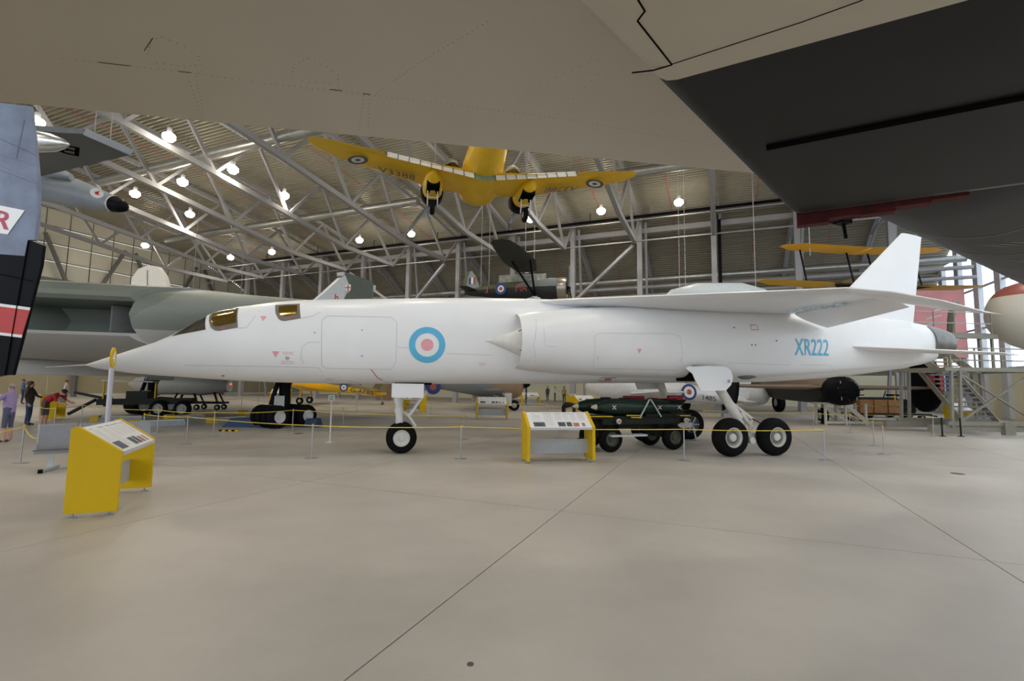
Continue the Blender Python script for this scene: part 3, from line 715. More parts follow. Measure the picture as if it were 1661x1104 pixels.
# fin
MB().wing([((13.9, 0, 4.35), (17.85, 0, 4.15), (.30, (0, 1, 0))), ((17.55, 0, 7.52), (18.5, 0, 7.45), (.10, (0, 1, 0)))], 9).build('fin', WHITE, ac_, 40)
# nose gear
NG = MB().tube((-.12, 0, 1.95), (-.06, 0, .75), .10, n=14).tube((-.12, 0, 1.5), (-.1, 0, 1.3), .125, n=14).tube((-.085, 0, 1.15), (-.08, 0, 1.02), .12, n=14).tube((-.06, 0, .8), (0, 0, .38), .075, n=12)
ng = NG.build('nose_leg', mat('gear_white', (.70, .71, .71), .4), ac_, 40); GW = MATS['gear_white']
MB().tube((.62, -.16, 1.62), (.2, -.12, .98), .035, n=8).tube((.62, .16, 1.62), (.2, .12, .98), .035, n=8).tube((.2, -.12, .98), (.02, 0, 1.05), .03).tube((.14, -.1, 1.0), (.36, -.1, .68), .035).tube((.36, -.1, .68), (.02, -.1, .5), .03).build('drag_strut', GW, ng, 40)
MB().tube((0, -.3, .39), (0, .3, .39), .05, n=10).build('axle', GW, ng, 40)
for S in (-1, 1): wheel(ac_, (0, S*.22, .395), (0, S, 0), .395, .24, .215, mat('hub_cream', (.62, .62, .58), .45), seg=34)
for S in (-1, 1):
    (ta, za), (tb, zb) = acp(636, 621.5, .55), acp(687, 645, .55)
    MB().box(((ta+tb)/2, S*.55, (za+zb)/2), (tb-ta, .035, za-zb)).build('nose_gear_door', WHITE, ac_, 0)
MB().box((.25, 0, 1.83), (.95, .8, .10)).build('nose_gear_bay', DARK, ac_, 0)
# nacelle details
for pts in ([(1073, 580), (1000, 598), (1000, 598)],): pass
for pts in ([(868, 512), (866, 560), (868, 596)], [(882, 533), (884, 561), (903, 562)], [(964, 548), (968, 542), (980, 540), (1090, 541), (1103, 546)], [(964, 548), (962, 595)], [(962, 597), (1100, 600)], [(1180, 588), (1280, 592)], [(1300, 592), (1345, 592), (1345, 604)], [(1103, 546), (1106, 590)]):
    strip(pts, .008)
strip([(1215, 527), (1226, 527), (1229, 535), (1218, 535), (1215, 527)], .018, mat('stencil_red', (.45, .12, .12), .6), 'red_box', .006)
strip([(1103, 580.5), (1103, 586)], .012, LBLU, 'tick', .006); strip([(970, 577), (970, 583)], .012, LBLU, 'tick', .006)
for x, y in ((1192, 531), (1263, 552), (1221, 559), (1227, 559)):
    t, z = acp(x, y, 1.6); q = MB(); disc(q, P3(t, surf(t, z)+.008, z), (0, -1, 0), .025, seg=10); q.build('port', INK, ac_, 0)
# belly stencil near bomb bay, under-wing serial
bz = 1.93
q = MB(); (ta, za) = acp(981, 612, .95); (tb, zb) = acp(1005, 612, .95)
strip([(ta, za), (tb, za), (tb-.05, za-.09), (ta-.02, za-.09), (ta, za)], .016, mat('stencil_red', (.45, .12, .12), .6), 'red_box', .01, raw=True)
strip([((ta+tb)/2-.1, za-.045), ((ta+tb)/2+.1, za-.045)], .035, RED, 'stencil', .01, raw=True)
us = MB(); text_on(us, 'XR222', (10.75, -1.9, 3.985), (0.45, -.9, .035), (-.9, -.45, 0), .42, 1.5, .004); us.build('under_wing_serial', LBLU, ac_, 0)
for (a, b) in (((10.9, -3.2), (11.25, -3.4)), ((10.9, -2.6), (11.2, -2.7))):
    MB().bar((a[0], a[1], 4.02), (b[0], b[1], 4.02), .05, .02).build('hinge_fairing', WHITE, ac_, 0)
tl, zl = acp(1210, 612, 1.2)
MB().lathe((tl, -1.15, zl+.02), (1, 0, 0), [(-.25, .01), (-.1, .08), (.1, .08), (.4, .01)], 10).build('belly_scoop', INK, ac_)
# ================================================================== OTHER AIRCRAFT
def pxpoly(pts, Y): return [D(x, y, Y) for x, y in pts]
def ringyz(x, cy, cz, ry, rz, m=22, n=2.):
    out = []
    for j in range(m):
        a = 2*pi*j/m; ca, sa = cos(a), sin(a)
        out.append((x, cy+ry*abs(ca)**(2/n)*(1 if ca >= 0 else -1), cz+rz*abs(sa)**(2/n)*(1 if sa >= 0 else -1)))
    return out
def body(st, m=22, n=2.): return MB().loft([ringyz(x, 0, z, ry, rz, m, n) for x, z, ry, rz in st])
# ---- blue-grey and black fin at the left edge
YF = 9.0
fn = thing('naval_aircraft_tail', 'blue-grey and black riveted tail fin with red stripe at the left edge', 'aircraft', (-11.5, YF, 0))
BGR = mat('blue_grey_riveted_skin', (.155, .19, .28), .5, var=.28, scale=1.6)
MB().prism(pxpoly([(-160, 150), (49, 172), (56, 230), (61, 290), (61, 345), (56, 389), (45, 389), (40, 415), (-160, 400)], YF), (0, .07, 0)).build('fin', BGR, fn, 0, True)
MB().prism(pxpoly([(-160, 400), (40, 415), (45, 389), (8, 608), (-160, 640)], YF), (0, .07, 0)).build('lower_fin', BLKP, fn, 0, True)
ru = MB().prism(pxpoly([(46.5, 389), (70, 398), (66, 430), (20, 608), (9.5, 608)], YF-.01), (0, .06, 0)).build('rudder', BLKP, fn, 0, True)
for pts, m, nm in (([(-160, 476), (48, 503), (36, 543), (-160, 520)], RED, 'red_stripe'), ([(-160, 471), (49, 498.5), (48, 503), (-160, 476)], WPAP, 'white_band'), ([(-160, 520), (36, 543), (34.8, 547.5), (-160, 524.5)], WPAP, 'white_band')):
    MB().prism(pxpoly(pts, YF-.016), (0, .004, 0)).build(nm, m, fn, 0, True)
MB().prism(pxpoly([(-60, 321), (40, 341), (12, 380), (-80, 366)], YF-.012), (0, .006, 0)).build('squadron_panel', WPAP, fn, 0, True)
q = MB(); o = D(-14, 367, YF-.02); text_on(q, 'R', o, (1, 0, -.2), (.25, 0, 1), .33, .33, .02); q.build('code_letter', mat('faded_crimson', (.50, .07, .13), .6), fn, 0, True)
rr = MB()
for a, b in (((0, 225), (58, 250)), ((0, 268), (60, 293)), ((0, 322), (61, 345)), ((40, 180), (26, 255)), ((0, 250), (60, 270)), ((57, 235), (61, 290)), ((60, 295), (56, 385)), ((0, 384), (40, 395)), ((28, 180), (55, 196))):
    A, B = D(*a, YF-.004), D(*b, YF-.004); n = int((B-A).length/.05)
    for k in range(n): disc(rr, A.lerp(B, k/n), (0, -1, 0), .008, seg=5)
rr.build('rivet_row', INK, fn, 0, True)['kind'] = 'stuff'
for a, b in (((0, 225), (58, 252)), ((40, 195), (27, 257)), ((0, 276), (61, 298))): MB().bar(D(*a, YF-.002), D(*b, YF-.002), .006, .006, (0, 1, 0)).build('panel_line', INK, fn, 0, True)
for a, b in (((46, 390), (8, 608)), ((0, 444), (52, 456))): MB().bar(D(*a, YF-.02), D(*b, YF-.02), .012, .012, (0, 1, 0)).build('hinge_gap', DARK, fn, 0, True)
MB().loft([ringyz(x, YF+.1, 2.3, r, r) for x, r in ((-17, 1.0), (-14, .85), (-11.4, .6), (-10.9, .2))]).build('tail_boom', BLKP, fn, 50, True)
MB().tube((-12, YF+.1, .35), (-12, YF+.1, 1.8), .07).build('tail_leg', GREY, fn, 40, True)
wheel(fn, (-12, YF-.05, .3), (0, -1, 0), .3, .16, .14, world=True)
# ---- dark grey jet hanging top left
hj = thing('hanging_jet', 'dark grey jet hanging top left, black nose and silver drop tank', 'aircraft', D(100, 290, 16.5))
DG2 = mat('dark_sea_grey', (.10, .105, .115), .45, var=.15, scale=1.2); MG = mat('medium_sea_grey', (.24, .27, .31), .45, var=.1, scale=1.2)
zj = 9.0
wp = [G(-60, 200, zj), G(95, 215, zj), G(135, 217, zj), G(212, 251, zj), G(62, 287, zj), G(-60, 310, zj)]
hw = MB().prism(wp, (0, 0, .16)).build('wing', DG2, hj, 0, True)
MB().prism([G(135, 217, zj-.004), G(212, 251, zj-.004), G(212, 253, zj-.03), G(135, 218.5, zj-.03)], (0.03, .05, .2)).build('wing_tip_edge', MG, hw, 0, True)
q = MB(); text_on(q, 'BCA', G(128, 254, zj-.005), (G(66, 250, zj)-G(128, 262, zj)), (G(95, 245, zj)-G(95, 270, zj)), .85, 1.9, .01); q.build('wing_code', DARK, hw, 0, True)
pa, pb = D(20, 226, 13.6), D(113, 234, 13.6); Lp = (pb-pa).length
MB().lathe(pa, pb-pa, [(0, .30), (Lp*.45, .30), (Lp*.7, .25), (Lp*.88, .15), (Lp*.97, .06), (Lp, .01)], 20).build('drop_tank', SILV, hj, 60, True)
na, nb = D(-40, 268, 19), D(204, 336, 17.2); Ln = (nb-na).length; Ri = [(0, .75), (Ln*.4, .68), (Ln*.7, .52), (Ln*.86, .36), (Ln*.93, .29)]
MB().lathe(na, nb-na, Ri, 24).build('fuselage', MG, hj, 60, True)
MB().lathe(na, nb-na, [(Ln*.93, .29), (Ln*.965, .25), (Ln*.99, .18), (Ln, .03)], 24).build('black_nose', BLKP, hj, 60, True)
MB().lathe(na, nb-na, [(Ln*.925, .298), (Ln*.935, .298)], 24, False).build('nose_band', LGREY, hj, 60, True)
cs = na.lerp(nb, .55)+Vector((0, -.25, .45))
MB().loft([[na.lerp(nb, f)+Vector((-.05, -.42, .55))*w+Vector((0, cos(a), sin(a)))*r for a in [2*pi*j/14 for j in range(14)]] for f, w, r in ((.1, 1, .45), (.45, 1, .42), (.62, .95, .32), (.72, .9, .12))]).build('engine_nacelle', MG, hj, 60, True)
c0 = D(157, 313, 16.75); nn = (EYEP-c0).normalized(); q = MB(); disc(q, c0, nn, .17, seg=24, ell=1.1); q.build('roundel', WPAP, hj, 0, True)
q = MB(); disc(q, c0+nn*.01, nn, .055, seg=12); q.build('roundel_centre', RED, hj, 0, True)
for k in (-1, 1): MB().bar(c0+nn*.012, c0+nn*.012+Vector((.09, 0, .07*k)), .03, .006, nn).build('roundel_bird', RED, hj, 0, True)
for x, y in ((152, 230), (178, 236)):
    p = G(x, y, zj+.1); MB().tube(p, Vector((p.x, p.y, roof_z(p.dot(HU))-.4)), .012, n=5).build('suspension_cable', STEEL, hj, 0, True)
# ---- big delta bomber behind the nose
OV = Vector((-14.4, 23.3, 0)); hd = Vector((-.85, 0, 0)); rv_ = atan2(-.85, -.53)     # local x = heading, local y = starboard-left
vu = thing('delta_bomber', 'huge grey-green delta-winged bomber standing behind the white nose', 'aircraft', OV, atan2(-.85, -.53))
# local: x forward, y to the left (port); port wing lies nearer the right of the picture
VTOP = camo('bomber_grey_green', [(.15, .17, .145), (.19, .21, .19)], .5, .16, 3.5, (.40, .40, .39))
VLOW = mat('bomber_light_grey', (.52, .52, .51), .45, var=.06, scale=.7)
VGRN = mat('bomber_green', (.16, .185, .15), .5, var=.1)
def vle(s): return 10.5-1.02*s
def vprof(s, th):
    x = vle(s); return x
def vin(s):
    x = vle(s); return [(-7.5, s, 4.4), (x-5, s, 5.15), (x-2, s, 5.2), (x-.6, s, 5.0), (x-.1, s, 4.72), (x, s, 4.55), (x-.15, s, 4.42), (x-3.2, s, 4.35), (x-3.4, s, 3.9), (x-3.2, s, 3.42), (x-.3, s, 3.36), (x-.05, s, 3.25), (x-.3, s, 3.12), (x-2, s, 2.55), (x-6, s, 2.35), (-7.5, s, 4.2)]
for S in (1, -1):
    MB().loft([[(a, S*b, c) for a, b, c in vin(s)] for s in (1.2, 2.4, 3.6, 4.6, 5.2)]).build('intake_section', VTOP, vu, 25)
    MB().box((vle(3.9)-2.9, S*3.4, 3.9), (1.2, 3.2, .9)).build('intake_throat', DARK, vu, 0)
    MB().box((vle(3.9)-2.2, S*3.9, 3.9), (1.8, .14, .9)).build('intake_splitter', mat('splitter_grey', (.22, .22, .22), .5), vu, 0)
    rg = []
    for s, zt, zb in ((5.2, 5.2, 2.6), (5.6, 5.2, 2.95), (6.6, 5.1, 3.2), (9, 4.95, 3.5), (13, 4.75, 4.0), (16.6, 4.5, 4.3)):
        x = vle(s) if s < 12 else vle(12)-(s-12)*.85; zm = (zt+zb)/2+.1; te = -7.5 if s < 12 else -7.9
        rg.append([(a, S*s, c) for a, c in ((te, zm), (x-(x-te)*.5, zt), (x-(x-te)*.15, zt-.08), (x-.45, zm+(zt-zm)*.62), (x-.12, zm+(zt-zm)*.32), (x, zm), (x-.12, zm-(zm-zb)*.32), (x-.45, zm-(zm-zb)*.62), (x-(x-te)*.12, zb+.12), (x-(x-te)*.4, zb))])
    MB().loft(rg).build('wing', VTOP, vu, 60)
MB().loft([ringyz(x, 0, z, ry, rz, 24, 2.2) for x, z, ry, rz in ((15.5, 3.9, .05, .05), (14.6, 3.9, .6, .6), (12.5, 3.85, 1.2, 1.2), (9, 3.75, 1.5, 1.55), (3, 3.7, 1.5, 1.55), (-6, 4.1, 1.4, 1.3), (-11, 4.7, 1.0, .9), (-14, 5.1, .5, .5))]).build('fuselage', VTOP, vu, 50)
MB().box((2.5, 0, 2.2), (9, 1.9, .5)).build('bomb_bay', VLOW, vu, 0)
# fin
def vloc(x, y, Yd): return D(x, y, Yd)
FINM = mat('fin_pale_grey', (.55, .58, .62), .45); FING = mat('fin_green', (.085, .105, .095), .55, var=.12)
fA = [(-6.2, 4.9), (-10.4, 9.5), (-11.6, 9.6), (-11.2, 8.4), (-11.8, 5.0)]
fx = lambda P, dy: [(x, dy, z) for x, z in P]
# outline from the photograph in the plane of symmetry
nV = Vector((.85, -.53, 0))
def fp(x, y, off=0.): return onplane(x, y, OV+nV*off, nV)
for pts, m, nm in (([(500, 497), (527, 474), (553, 450), (560, 446), (568, 466), (560, 480), (553, 497)], FINM, 'fin'), ([(553, 450), (554, 441), (560, 441), (606, 457), (604, 475), (603, 497), (553, 497), (560, 480), (568, 466), (560, 446)], FING, 'rudder_and_tip')):
    f = MB().prism([fp(x, y, .17) for x, y in pts], nV*-.34).build(nm, m, vu, 0, True)
MB().prism([fp(x, y, .19) for x, y in ((553, 441), (559, 440.5), (559, 446), (554, 448))], nV*-.38).build('fin_tip_light', LGREY, vu, 0, True)
MB().prism([fp(x, y, .19) for x, y in ((606, 462), (610, 463), (609, 470), (605, 469))], nV*-.38).build('tail_light', LGREY, vu, 0, True)
sh = MB().prism([fp(x, y, .19) for x, y in ((560, 461), (569, 461), (569, 469), (564.5, 475), (560, 469))], nV*-.01).build('badge_shield', WPAP, vu, 0, True)
MB().prism([fp(x, y, .20) for x, y in ((563.8, 461.5), (565.3, 461.5), (565.3, 474), (563.8, 474))], nV*-.005).prism([fp(x, y, .20) for x, y in ((560.3, 465.5), (568.7, 465.5), (568.7, 467), (560.3, 467))], nV*-.005).build('badge_cross', RED, vu, 0, True)
q = MB(); a = fp(543, 488, .185); text_on(q, 'h', a, fp(560, 488, .185)-a, (0, 0, 1), fp(543, 476, .185).z-a.z, None, .02); q.build('code_letter', RED, vu, 0, True)
# landing gear: near bogie (port) and far bogie
for (gx, gy) in ((460, 692), (245, 671)):
    g = G(gx, gy); gl = TM[vu.name].inverted()@g
    base = Vector((gl.x, gl.y+(-.0), 0))
    lg = MB().tube(base+Vector((0, .0, .6)), base+Vector((.1, 0, 3.3)), .22, n=12).tube(base+Vector((.6, 0, .9)), base+Vector((.25, 0, 2.2)), .09).tube(base+Vector((-.7, 0, 3.1)), base+Vector((-.1, 0, 1.6)), .1).build('main_leg', BLKP, vu, 40)
    MB().box(base+Vector((.35, .1, .95)), (.35, .25, .6)).build('brake_box', LGREY, lg, 0)
    MB().bar(base+Vector((-.75, 0, .5)), base+Vector((.75, 0, .5)), .25, .25).build('bogie_beam', BLKP, lg, 0)
    MB().box(base+Vector((.1, .95, 2.6)), (1.3, .06, 1.6)).build('gear_door', LGREY, lg, 0)
    for xx in (-.62, .62):
        for yy in (-.55, -.2, .2, .55): wheel(vu, base+Vector((xx, yy, .45)), (0, 1 if yy > 0 else -1, 0), .45, .28, .24, LGREY, seg=18)
MB().tube((9.5, 0, .4), (9.8, 0, 2.8), .12).build('nose_leg', BLKP, vu, 40)
for yy in (-.35, .35): wheel(vu, (9.5, yy, .4), (0, 1 if yy > 0 else -1, 0), .4, .25, .2, seg=16)
DBL = mat('dark_blue_chock', (.015, .05, .12), .6)
for i, (x, y, lab) in enumerate(((402, 692, 'dark blue wheel chock left of the bomber bogie'), (508, 692, 'dark blue wheel chock right of the bomber bogie'))):
    g = G(x, y); o = MB().prism([(-.9 if i == 0 else -.3, -.35, 0), (.9 if i == 0 else .3, -.35, 0), (.7 if i == 0 else .2, -.35, .34), (-.6 if i == 0 else -.2, -.35, .34)], (0, .5, 0)).build('wheel_chock', DBL, None, 0)
    o.location = g+Vector((0, .1, 0)); tag(o, lab, 'chock')
# ---- white rounded fin behind the bomber
wf_ = thing('white_tail_aircraft', 'rounded white tail fin rising behind the bomber wing', 'aircraft', (-23.8, 33, 0))
OFFW = mat('aged_white_paint', (.66, .64, .60), .5, var=.05)
MB().prism(pxpoly([(206, 500), (211, 470), (214, 450), (224, 436), (240, 430), (256, 432), (266, 446), (273, 470), (279, 500)], 33), (0, .4, 0)).build('fin', OFFW, wf_, 20, True)
MB().bar(D(239, 438, 32.98), D(239, 500, 32.98), .04, .03, (0, 1, 0)).build('rudder_gap', INK, wf_, 0, True)
MB().loft([ringyz(x, 33.2, z, r, r) for x, z, r in ((-34, 4.2, 1.6), (-28, 4.6, 1.5), (-23, 5.4, 1.0), (-21, 5.8, .4))]).build('rear_fuselage', OFFW, wf_, 50, True)
MB().tube((-27, 33.2, .4), (-27, 33.2, 3.2), .12).build('tail_leg', GREY, wf_, 40, True); wheel(wf_, (-27, 33.0, .4), (0, -1, 0), .4, .2, .2, world=True)
# ---- little striped fin right of it
sf = thing('striped_tail_aircraft', 'small aircraft tail with red, white and blue stripes behind the canopy', 'aircraft', (-21.5, 40, 0))
for a, b, m in ((390, 396, RED), (396, 402, WPAP), (402, 407, BLUE)):
    MB().prism(pxpoly([(a, 500), (a, 484 if a < 396 else 481), (b, 481 if b < 407 else 483), (b, 500)], 40), (0, .2, 0)).build('fin_band', m, sf, 0, True)
MB().loft([ringyz(x, 40.1, z, r, r) for x, z, r in ((-27, 6.0, .8), (-23, 6.6, .5), (-21, 7.2, .2))]).build('rear_fuselage', VGRN, sf, 50, True)
for dx in (0, -4): MB().tube((-22.5+dx, 40.1, 6.8), (-22.5+dx, 40.1, roof_z(HU.dot(Vector((-22, 40, 0))))-.4), .015, n=5).build('suspension_cable', STEEL, sf, 0, True)
# ---- high-wing night aircraft hanging by the columns
ly = thing('army_cooperation_aircraft', 'black and green camouflaged high-wing aircraft hanging above the white fuselage, coded MA', 'aircraft', (1.0, 34, 8.4), radians(-14))
LYM = camo('night_camouflage', [(.085, .10, .055), (.20, .23, .22)], .6, .5, .18, (.012, .012, .013))
LYW = mat('wing_underside_night', (.030, .034, .024), .7, var=.2, scale=1.5)
body([(2.6, .12, .62, .68), (1.9, .12, .68, .75), (1.0, .1, .66, .78), (-.6, .1, .62, .75), (-2.4, .08, .42, .5), (-4.0, .05, .2, .28), (-4.6, .04, .08, .15)], 22).build('fuselage', LYM, ly, 50)
MB().lathe((2.2, 0, .12), (1, 0, 0), [(0, .72), (.35, .76), (.6, .72), (.66, .6), (.62, .45)], 24, False).build('cowling_ring', mat('exhaust_ring_bronze', (.38, .34, .30), .35, metal=.7), ly, 50)
MB().lathe((2.55, 0, .12), (1, 0, 0), [(0, .6), (.1, .5), (.2, .2), (.45, .12), (.55, .02)], 16).build('engine', BLKP, ly, 50)
for k in range(3):
    a = radians(92+120*k); d = Vector((0, cos(a), sin(a)))
    b = MB().bar(Vector((3.0, 0, .12)), Vector((3.0, 0, .12))+d*1.35, .16, .05, (1, 0, 0)).build('propeller_blade', mat('propeller_grey_blue', (.20, .27, .36), .4) if k == 0 else BLKP, ly, 0)
    MB().bar(Vector((3.0, 0, .12))+d*1.35, Vector((3.0, 0, .12))+d*1.5, .14, .05, (1, 0, 0)).build('blade_tip', TYEL, b, 0)
gh = MB().loft([[(x, y*w, .6+z) for y, z in ((-.45, 0), (-.42, .35), (-.2, .58), (.2, .58), (.42, .35), (.45, 0))] for x, w in ((1.35, .7), (1.0, 1), (-.9, 1), (-2.0, .6))], closed=False)
gh.build('cockpit_glazing', mat('dusty_perspex', (.30, .31, .27), .25, var=.3, scale=4), ly, 40)
for S in (-1, 1):
    MB().wing([((.75, S*.35, 1.35), (-.6, S*.35, 1.3), .14), ((1.15, S*2.6, 1.5), (-1.0, S*2.6, 1.42), .22), ((.75, S*5.6, 1.62), (-.85, S*5.6, 1.55), .16), ((.45, S*6.7, 1.66), (-.7, S*6.7, 1.6), .08), ((.1, S*7.0, 1.67), (-.5, S*7.0, 1.63), .03)], 7).build('wing', LYW, ly, 40)
    for x0 in (.85, -.35): MB().bar((.75, S*.75, -.55), (x0, S*3.0, 1.4), .12, .08).build('wing_strut', BLKP, ly, 0)
    MB().loft([ringyz(x, S*.95, z, .16, r, 12) for x, z, r in ((1.3, -.95, .05), (1.1, -.95, .3), (.7, -.95, .42), (.2, -.95, .25), (-.2, -.9, .04))]).build('wheel_spat', LGREY, ly, 40)
    MB().bar((.7, S*.6, -.5), (.7, S*.95, -.9), .3, .1).build('undercarriage_leg', LGREY, ly, 0)
    MB().wing([((-3.6, S*.1, .18), (-4.6, S*.1, .18), .08), ((-3.9, S*1.6, .2), (-4.5, S*1.6, .2), .04)], 6).build('tailplane', LYW, ly, 40)
MB().prism([(-3.4, -.04, .2), (-4.7, -.04, .1), (-4.75, -.04, .9), (-4.45, -.04, 1.55), (-4.1, -.04, 1.6), (-3.8, -.04, 1.2)], (0, .08, 0)).build('fin', camo('fin_camouflage', [(.11, .12, .06), (.26, .30, .29)], .6, .7), ly, 0)
for k, m in enumerate((BLUE, WPAP, mat('brick_red', (.42, .09, .05), .6))): MB().box((-4.22+k*.17, -.05, .88), (.17, .03, .48)).build('fin_flash', m, ly, 0)
def side_y(x): return -(.62 if x > -.6 else .62-.2*(-.6-x)*.55)-.02
for s, x, w in (('MA', -.65, .8), ('J', -2.95, .22)):
    q = MB(); text_on(q, s, (x, side_y(x+.3), -.13), (1, -.05 if x > -1 else -.12, 0), (0, .0, 1), .5, w, .0); q.build('code_letters', mat('brick_red', (.42, .09, .05), .6), ly, 0)
for r, m, e in ((.42, BLUE, 0), (.24, WPAP, .006), (.13, mat('brick_red', (.42, .09, .05), .6), .012)):
    q = MB(); disc(q, (-1.75, -.57-e, .12), (-.12, -1, .0), r, seg=24); q.build('roundel', m, ly, 0)
for x, y in ((.2, -1.5), (.2, 1.5), (-3.4, 0), (-2.8, 0)): MB().tube((x, y, 1.3 if x > -1 else .3), (x, y, 8.6), .018, n=5).build('suspension_cable', LGREY, ly, 0)
# ---- yellow twin-engine trainer hanging in the middle
ox = thing('yellow_twin_trainer', 'yellow twin-engined trainer hanging overhead with serial V3388 under its wings', 'aircraft', (-1.55, 23.1, 11.7), radians(11.5))
for S in (-1, 1):
    w_ = MB().wing([((S*.0, 2.0, .05), (S*.0, -.95, .05), .38), ((S*2.4, 1.9, .2), (S*2.4, -.9, .2), .36), ((S*6.8, 1.1, .95), (S*6.8, -.6, .95), .2), ((S*7.7, .8, 1.1), (S*7.7, -.45, 1.1), .11), ((S*8.05, .35, 1.16), (S*8.05, -.2, 1.16), .04)], 8).build('wing', TYEL, ox, 40)
    MB().wing([((S*4.6, -.55, .52), (S*4.6, -1.0, .50), .06), ((S*7.2, -.35, .98), (S*7.2, -.62, .97), .03)], 5).build('aileron', TYEL, w_, 40)
    fz = lambda x: .03+.155*abs(x)-.03
    for seg_ in range(9):
        x0, x1 = .02+seg_*.5, .02+seg_*.5+.48
        MB().prism([(S*x0, -.78, fz(x0)-.08), (S*x1, -.76, fz(x1)-.08), (S*x1, -1.0, fz(x1)-.42), (S*x0, -1.02, fz(x0)-.42)], (0, .02, .01)).build('flap_panel', mat('flap_white', (.66, .66, .64), .5) if not (S < 0 and seg_ < 1 or S > 0 and seg_ < 1) else mat('flap_green', (.16, .24, .20), .5), w_, 0)
        MB().bar((S*x1, -.79, fz(x1)-.10), (S*x1, -1.03, fz(x1)-.42), .03, .04).build('flap_rib', INK, w_, 0)
    # nacelle, gear
    MB().lathe((S*2.35, -.6, .0), (0, 1, 0), [(0, .05), (.5, .35), (1.4, .48), (2.4, .50)], 18).build('engine_nacelle', TYEL, ox, 50)
    MB().lathe((S*2.35, 1.8, .0), (0, 1, 0), [(0, .55), (.15, .60), (.75, .58), (.85, .5), (.6, .44)], 22, False).build('cowling', BLKP, ox, 50)
    MB().lathe((S*2.35, 2.2, .0), (0, 1, 0), [(0, .5), (.25, .3), (.6, .1), (.8, .02)], 14).build('engine', DARK, ox, 50)
    for k in range(2):
        a = radians(70+180*k); d = Vector((cos(a), 0, sin(a))); MB().bar(Vector((S*2.35, 2.9, 0)), Vector((S*2.35, 2.9, 0))+d*1.1, .14, .04, (0, 1, 0)).build('propeller_blade', mat('propeller_grey_blue', (.20, .27, .36), .4), ox, 0)
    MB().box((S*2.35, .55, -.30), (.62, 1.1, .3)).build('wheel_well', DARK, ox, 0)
    MB().tube((S*2.35-.24, .7, -.3), (S*2.35-.24, .85, -1.15), .035).tube((S*2.35+.24, .7, -.3), (S*2.35+.24, .85, -1.15), .035).tube((S*2.35-.24, .78, -.75), (S*2.35+.24, .78, -.75), .03).build('undercarriage_leg', LGREY, ox, 40)
    wheel(ox, (S*2.35, .9, -1.2), (S, 0, 0), .38, .24, .16, seg=22)
    rs = MB(); c = Vector((S*5.9, .25, .66)); nn = Vector((-S*.155, 0, -1)).normalized()
    for r0, r1, m in ((.30, .46, INK), (.13, .30, WPAP), (0, .13, INK)):
        q = MB(); disc(q, c+nn*.13, nn, r1, r0, seg=28, ex=(0, 1, 0)); q.build('roundel', m, w_, 0)
    q = MB()
    if S < 0: text_on(q, 'V3388', (-4.95, .02, .42), (1, 0, -.16), (0, -1, 0), .62, 1.75, .01)
    else: text_on(q, 'V3388', (5.0, .75, .42), (-1, 0, -.16), (0, -1, 0), .62, 1.75, .01)
    q.v = [p+Vector((0, .75 if S < 0 else .0, -.13)) for p in q.v]; q.build('wing_serial', INK, w_, 0)
MB().loft([[(rx*cos(2*pi*j/24), y, zc+rz*sin(2*pi*j/24)) for j in range(24)] for y, zc, rx, rz in ((2.75, .1, .04, .04), (2.65, .1, .55, .36), (2.3, .13, .9, .55), (1.6, .25, 1.08, .66), (0, .62, 1.0, .80), (-2.5, .8, .80, .80), (-5.5, .9, .5, .5), (-7.2, .95, .2, .3))]).build('fuselage', TYEL, ox, 50)
MB().prism([(-.05, -5.6, .9), (-.05, -7.3, .9), (-.05, -7.4, 2.2), (-.05, -6.7, 2.6), (-.05, -6.1, 2.2)], (.1, 0, 0)).build('fin', TYEL, ox, 0)
for S in (-1, 1): MB().wing([((S*.2, -5.9, .9), (S*.2, -7.1, .9), .12), ((S*2.6, -6.3, .95), (S*2.6, -7.0, .95), .04)], 6).build('tailplane', TYEL, ox, 40)
q = MB(); disc(q, (-.5, 1.9, -.56), (-.2, .3, -1), .06, seg=10, ell=1.8); q.build('nose_port', INK, ox, 0)
for S in (-1, 1): MB().loft([[(S*1.5+dx*w, .4+y, .55+z*w) for dx, z in ((-.45, 0), (-.3, .35), (0, .48), (.3, .35), (.45, 0))] for y, w in ((-.9, .2), (-.5, .8), (.3, 1), (.8, .6))], closed=False).build('fairing', mat('dusty_perspex', (.30, .31, .27), .25), ox, 40)
for x, y in ((-2.3, 0), (2.3, 0), (0, -5)): MB().tube((x, y, .5), (x, y, 4.0), .015, n=5).build('suspension_cable', STEEL, ox, 0)
# ---- yellow low-wing tourer on the floor
mg = thing('yellow_tourer', 'yellow and camouflaged light aircraft registered G-AFBS parked beyond the bogie', 'aircraft', G(508, 655), radians(4))
MGC = camo('tourer_camouflage', [(.10, .115, .065), (.20, .155, .085)], .6, .5)
def mg_ring(x, zc, w, h, part):
    out = []
    for j in range(22):
        a = 2*pi*j/22; out.append((x, w*cos(a), zc+h*sin(a)))
    return out
st = [(-1.9, 1.75, .15, .15), (-1.7, 1.75, .36, .36), (-.8, 1.7, .45, .52), (1, 1.6, .45, .55), (3, 1.35, .32, .42), (5.3, 1.02, .14, .24), (6.0, .95, .05, .12)]
MB().loft([mg_ring(*s, 0) for s in st]).build('fuselage', TYEL, mg, 50)
MB().loft([[(x, w*1.03*cos(a), zc+h*1.05*sin(a)) for a in [pi*.08+pi*.84*j/10 for j in range(11)]] for x, zc, w, h in st[1:]], False, False, False).build('upper_decking', MGC, mg, 50)
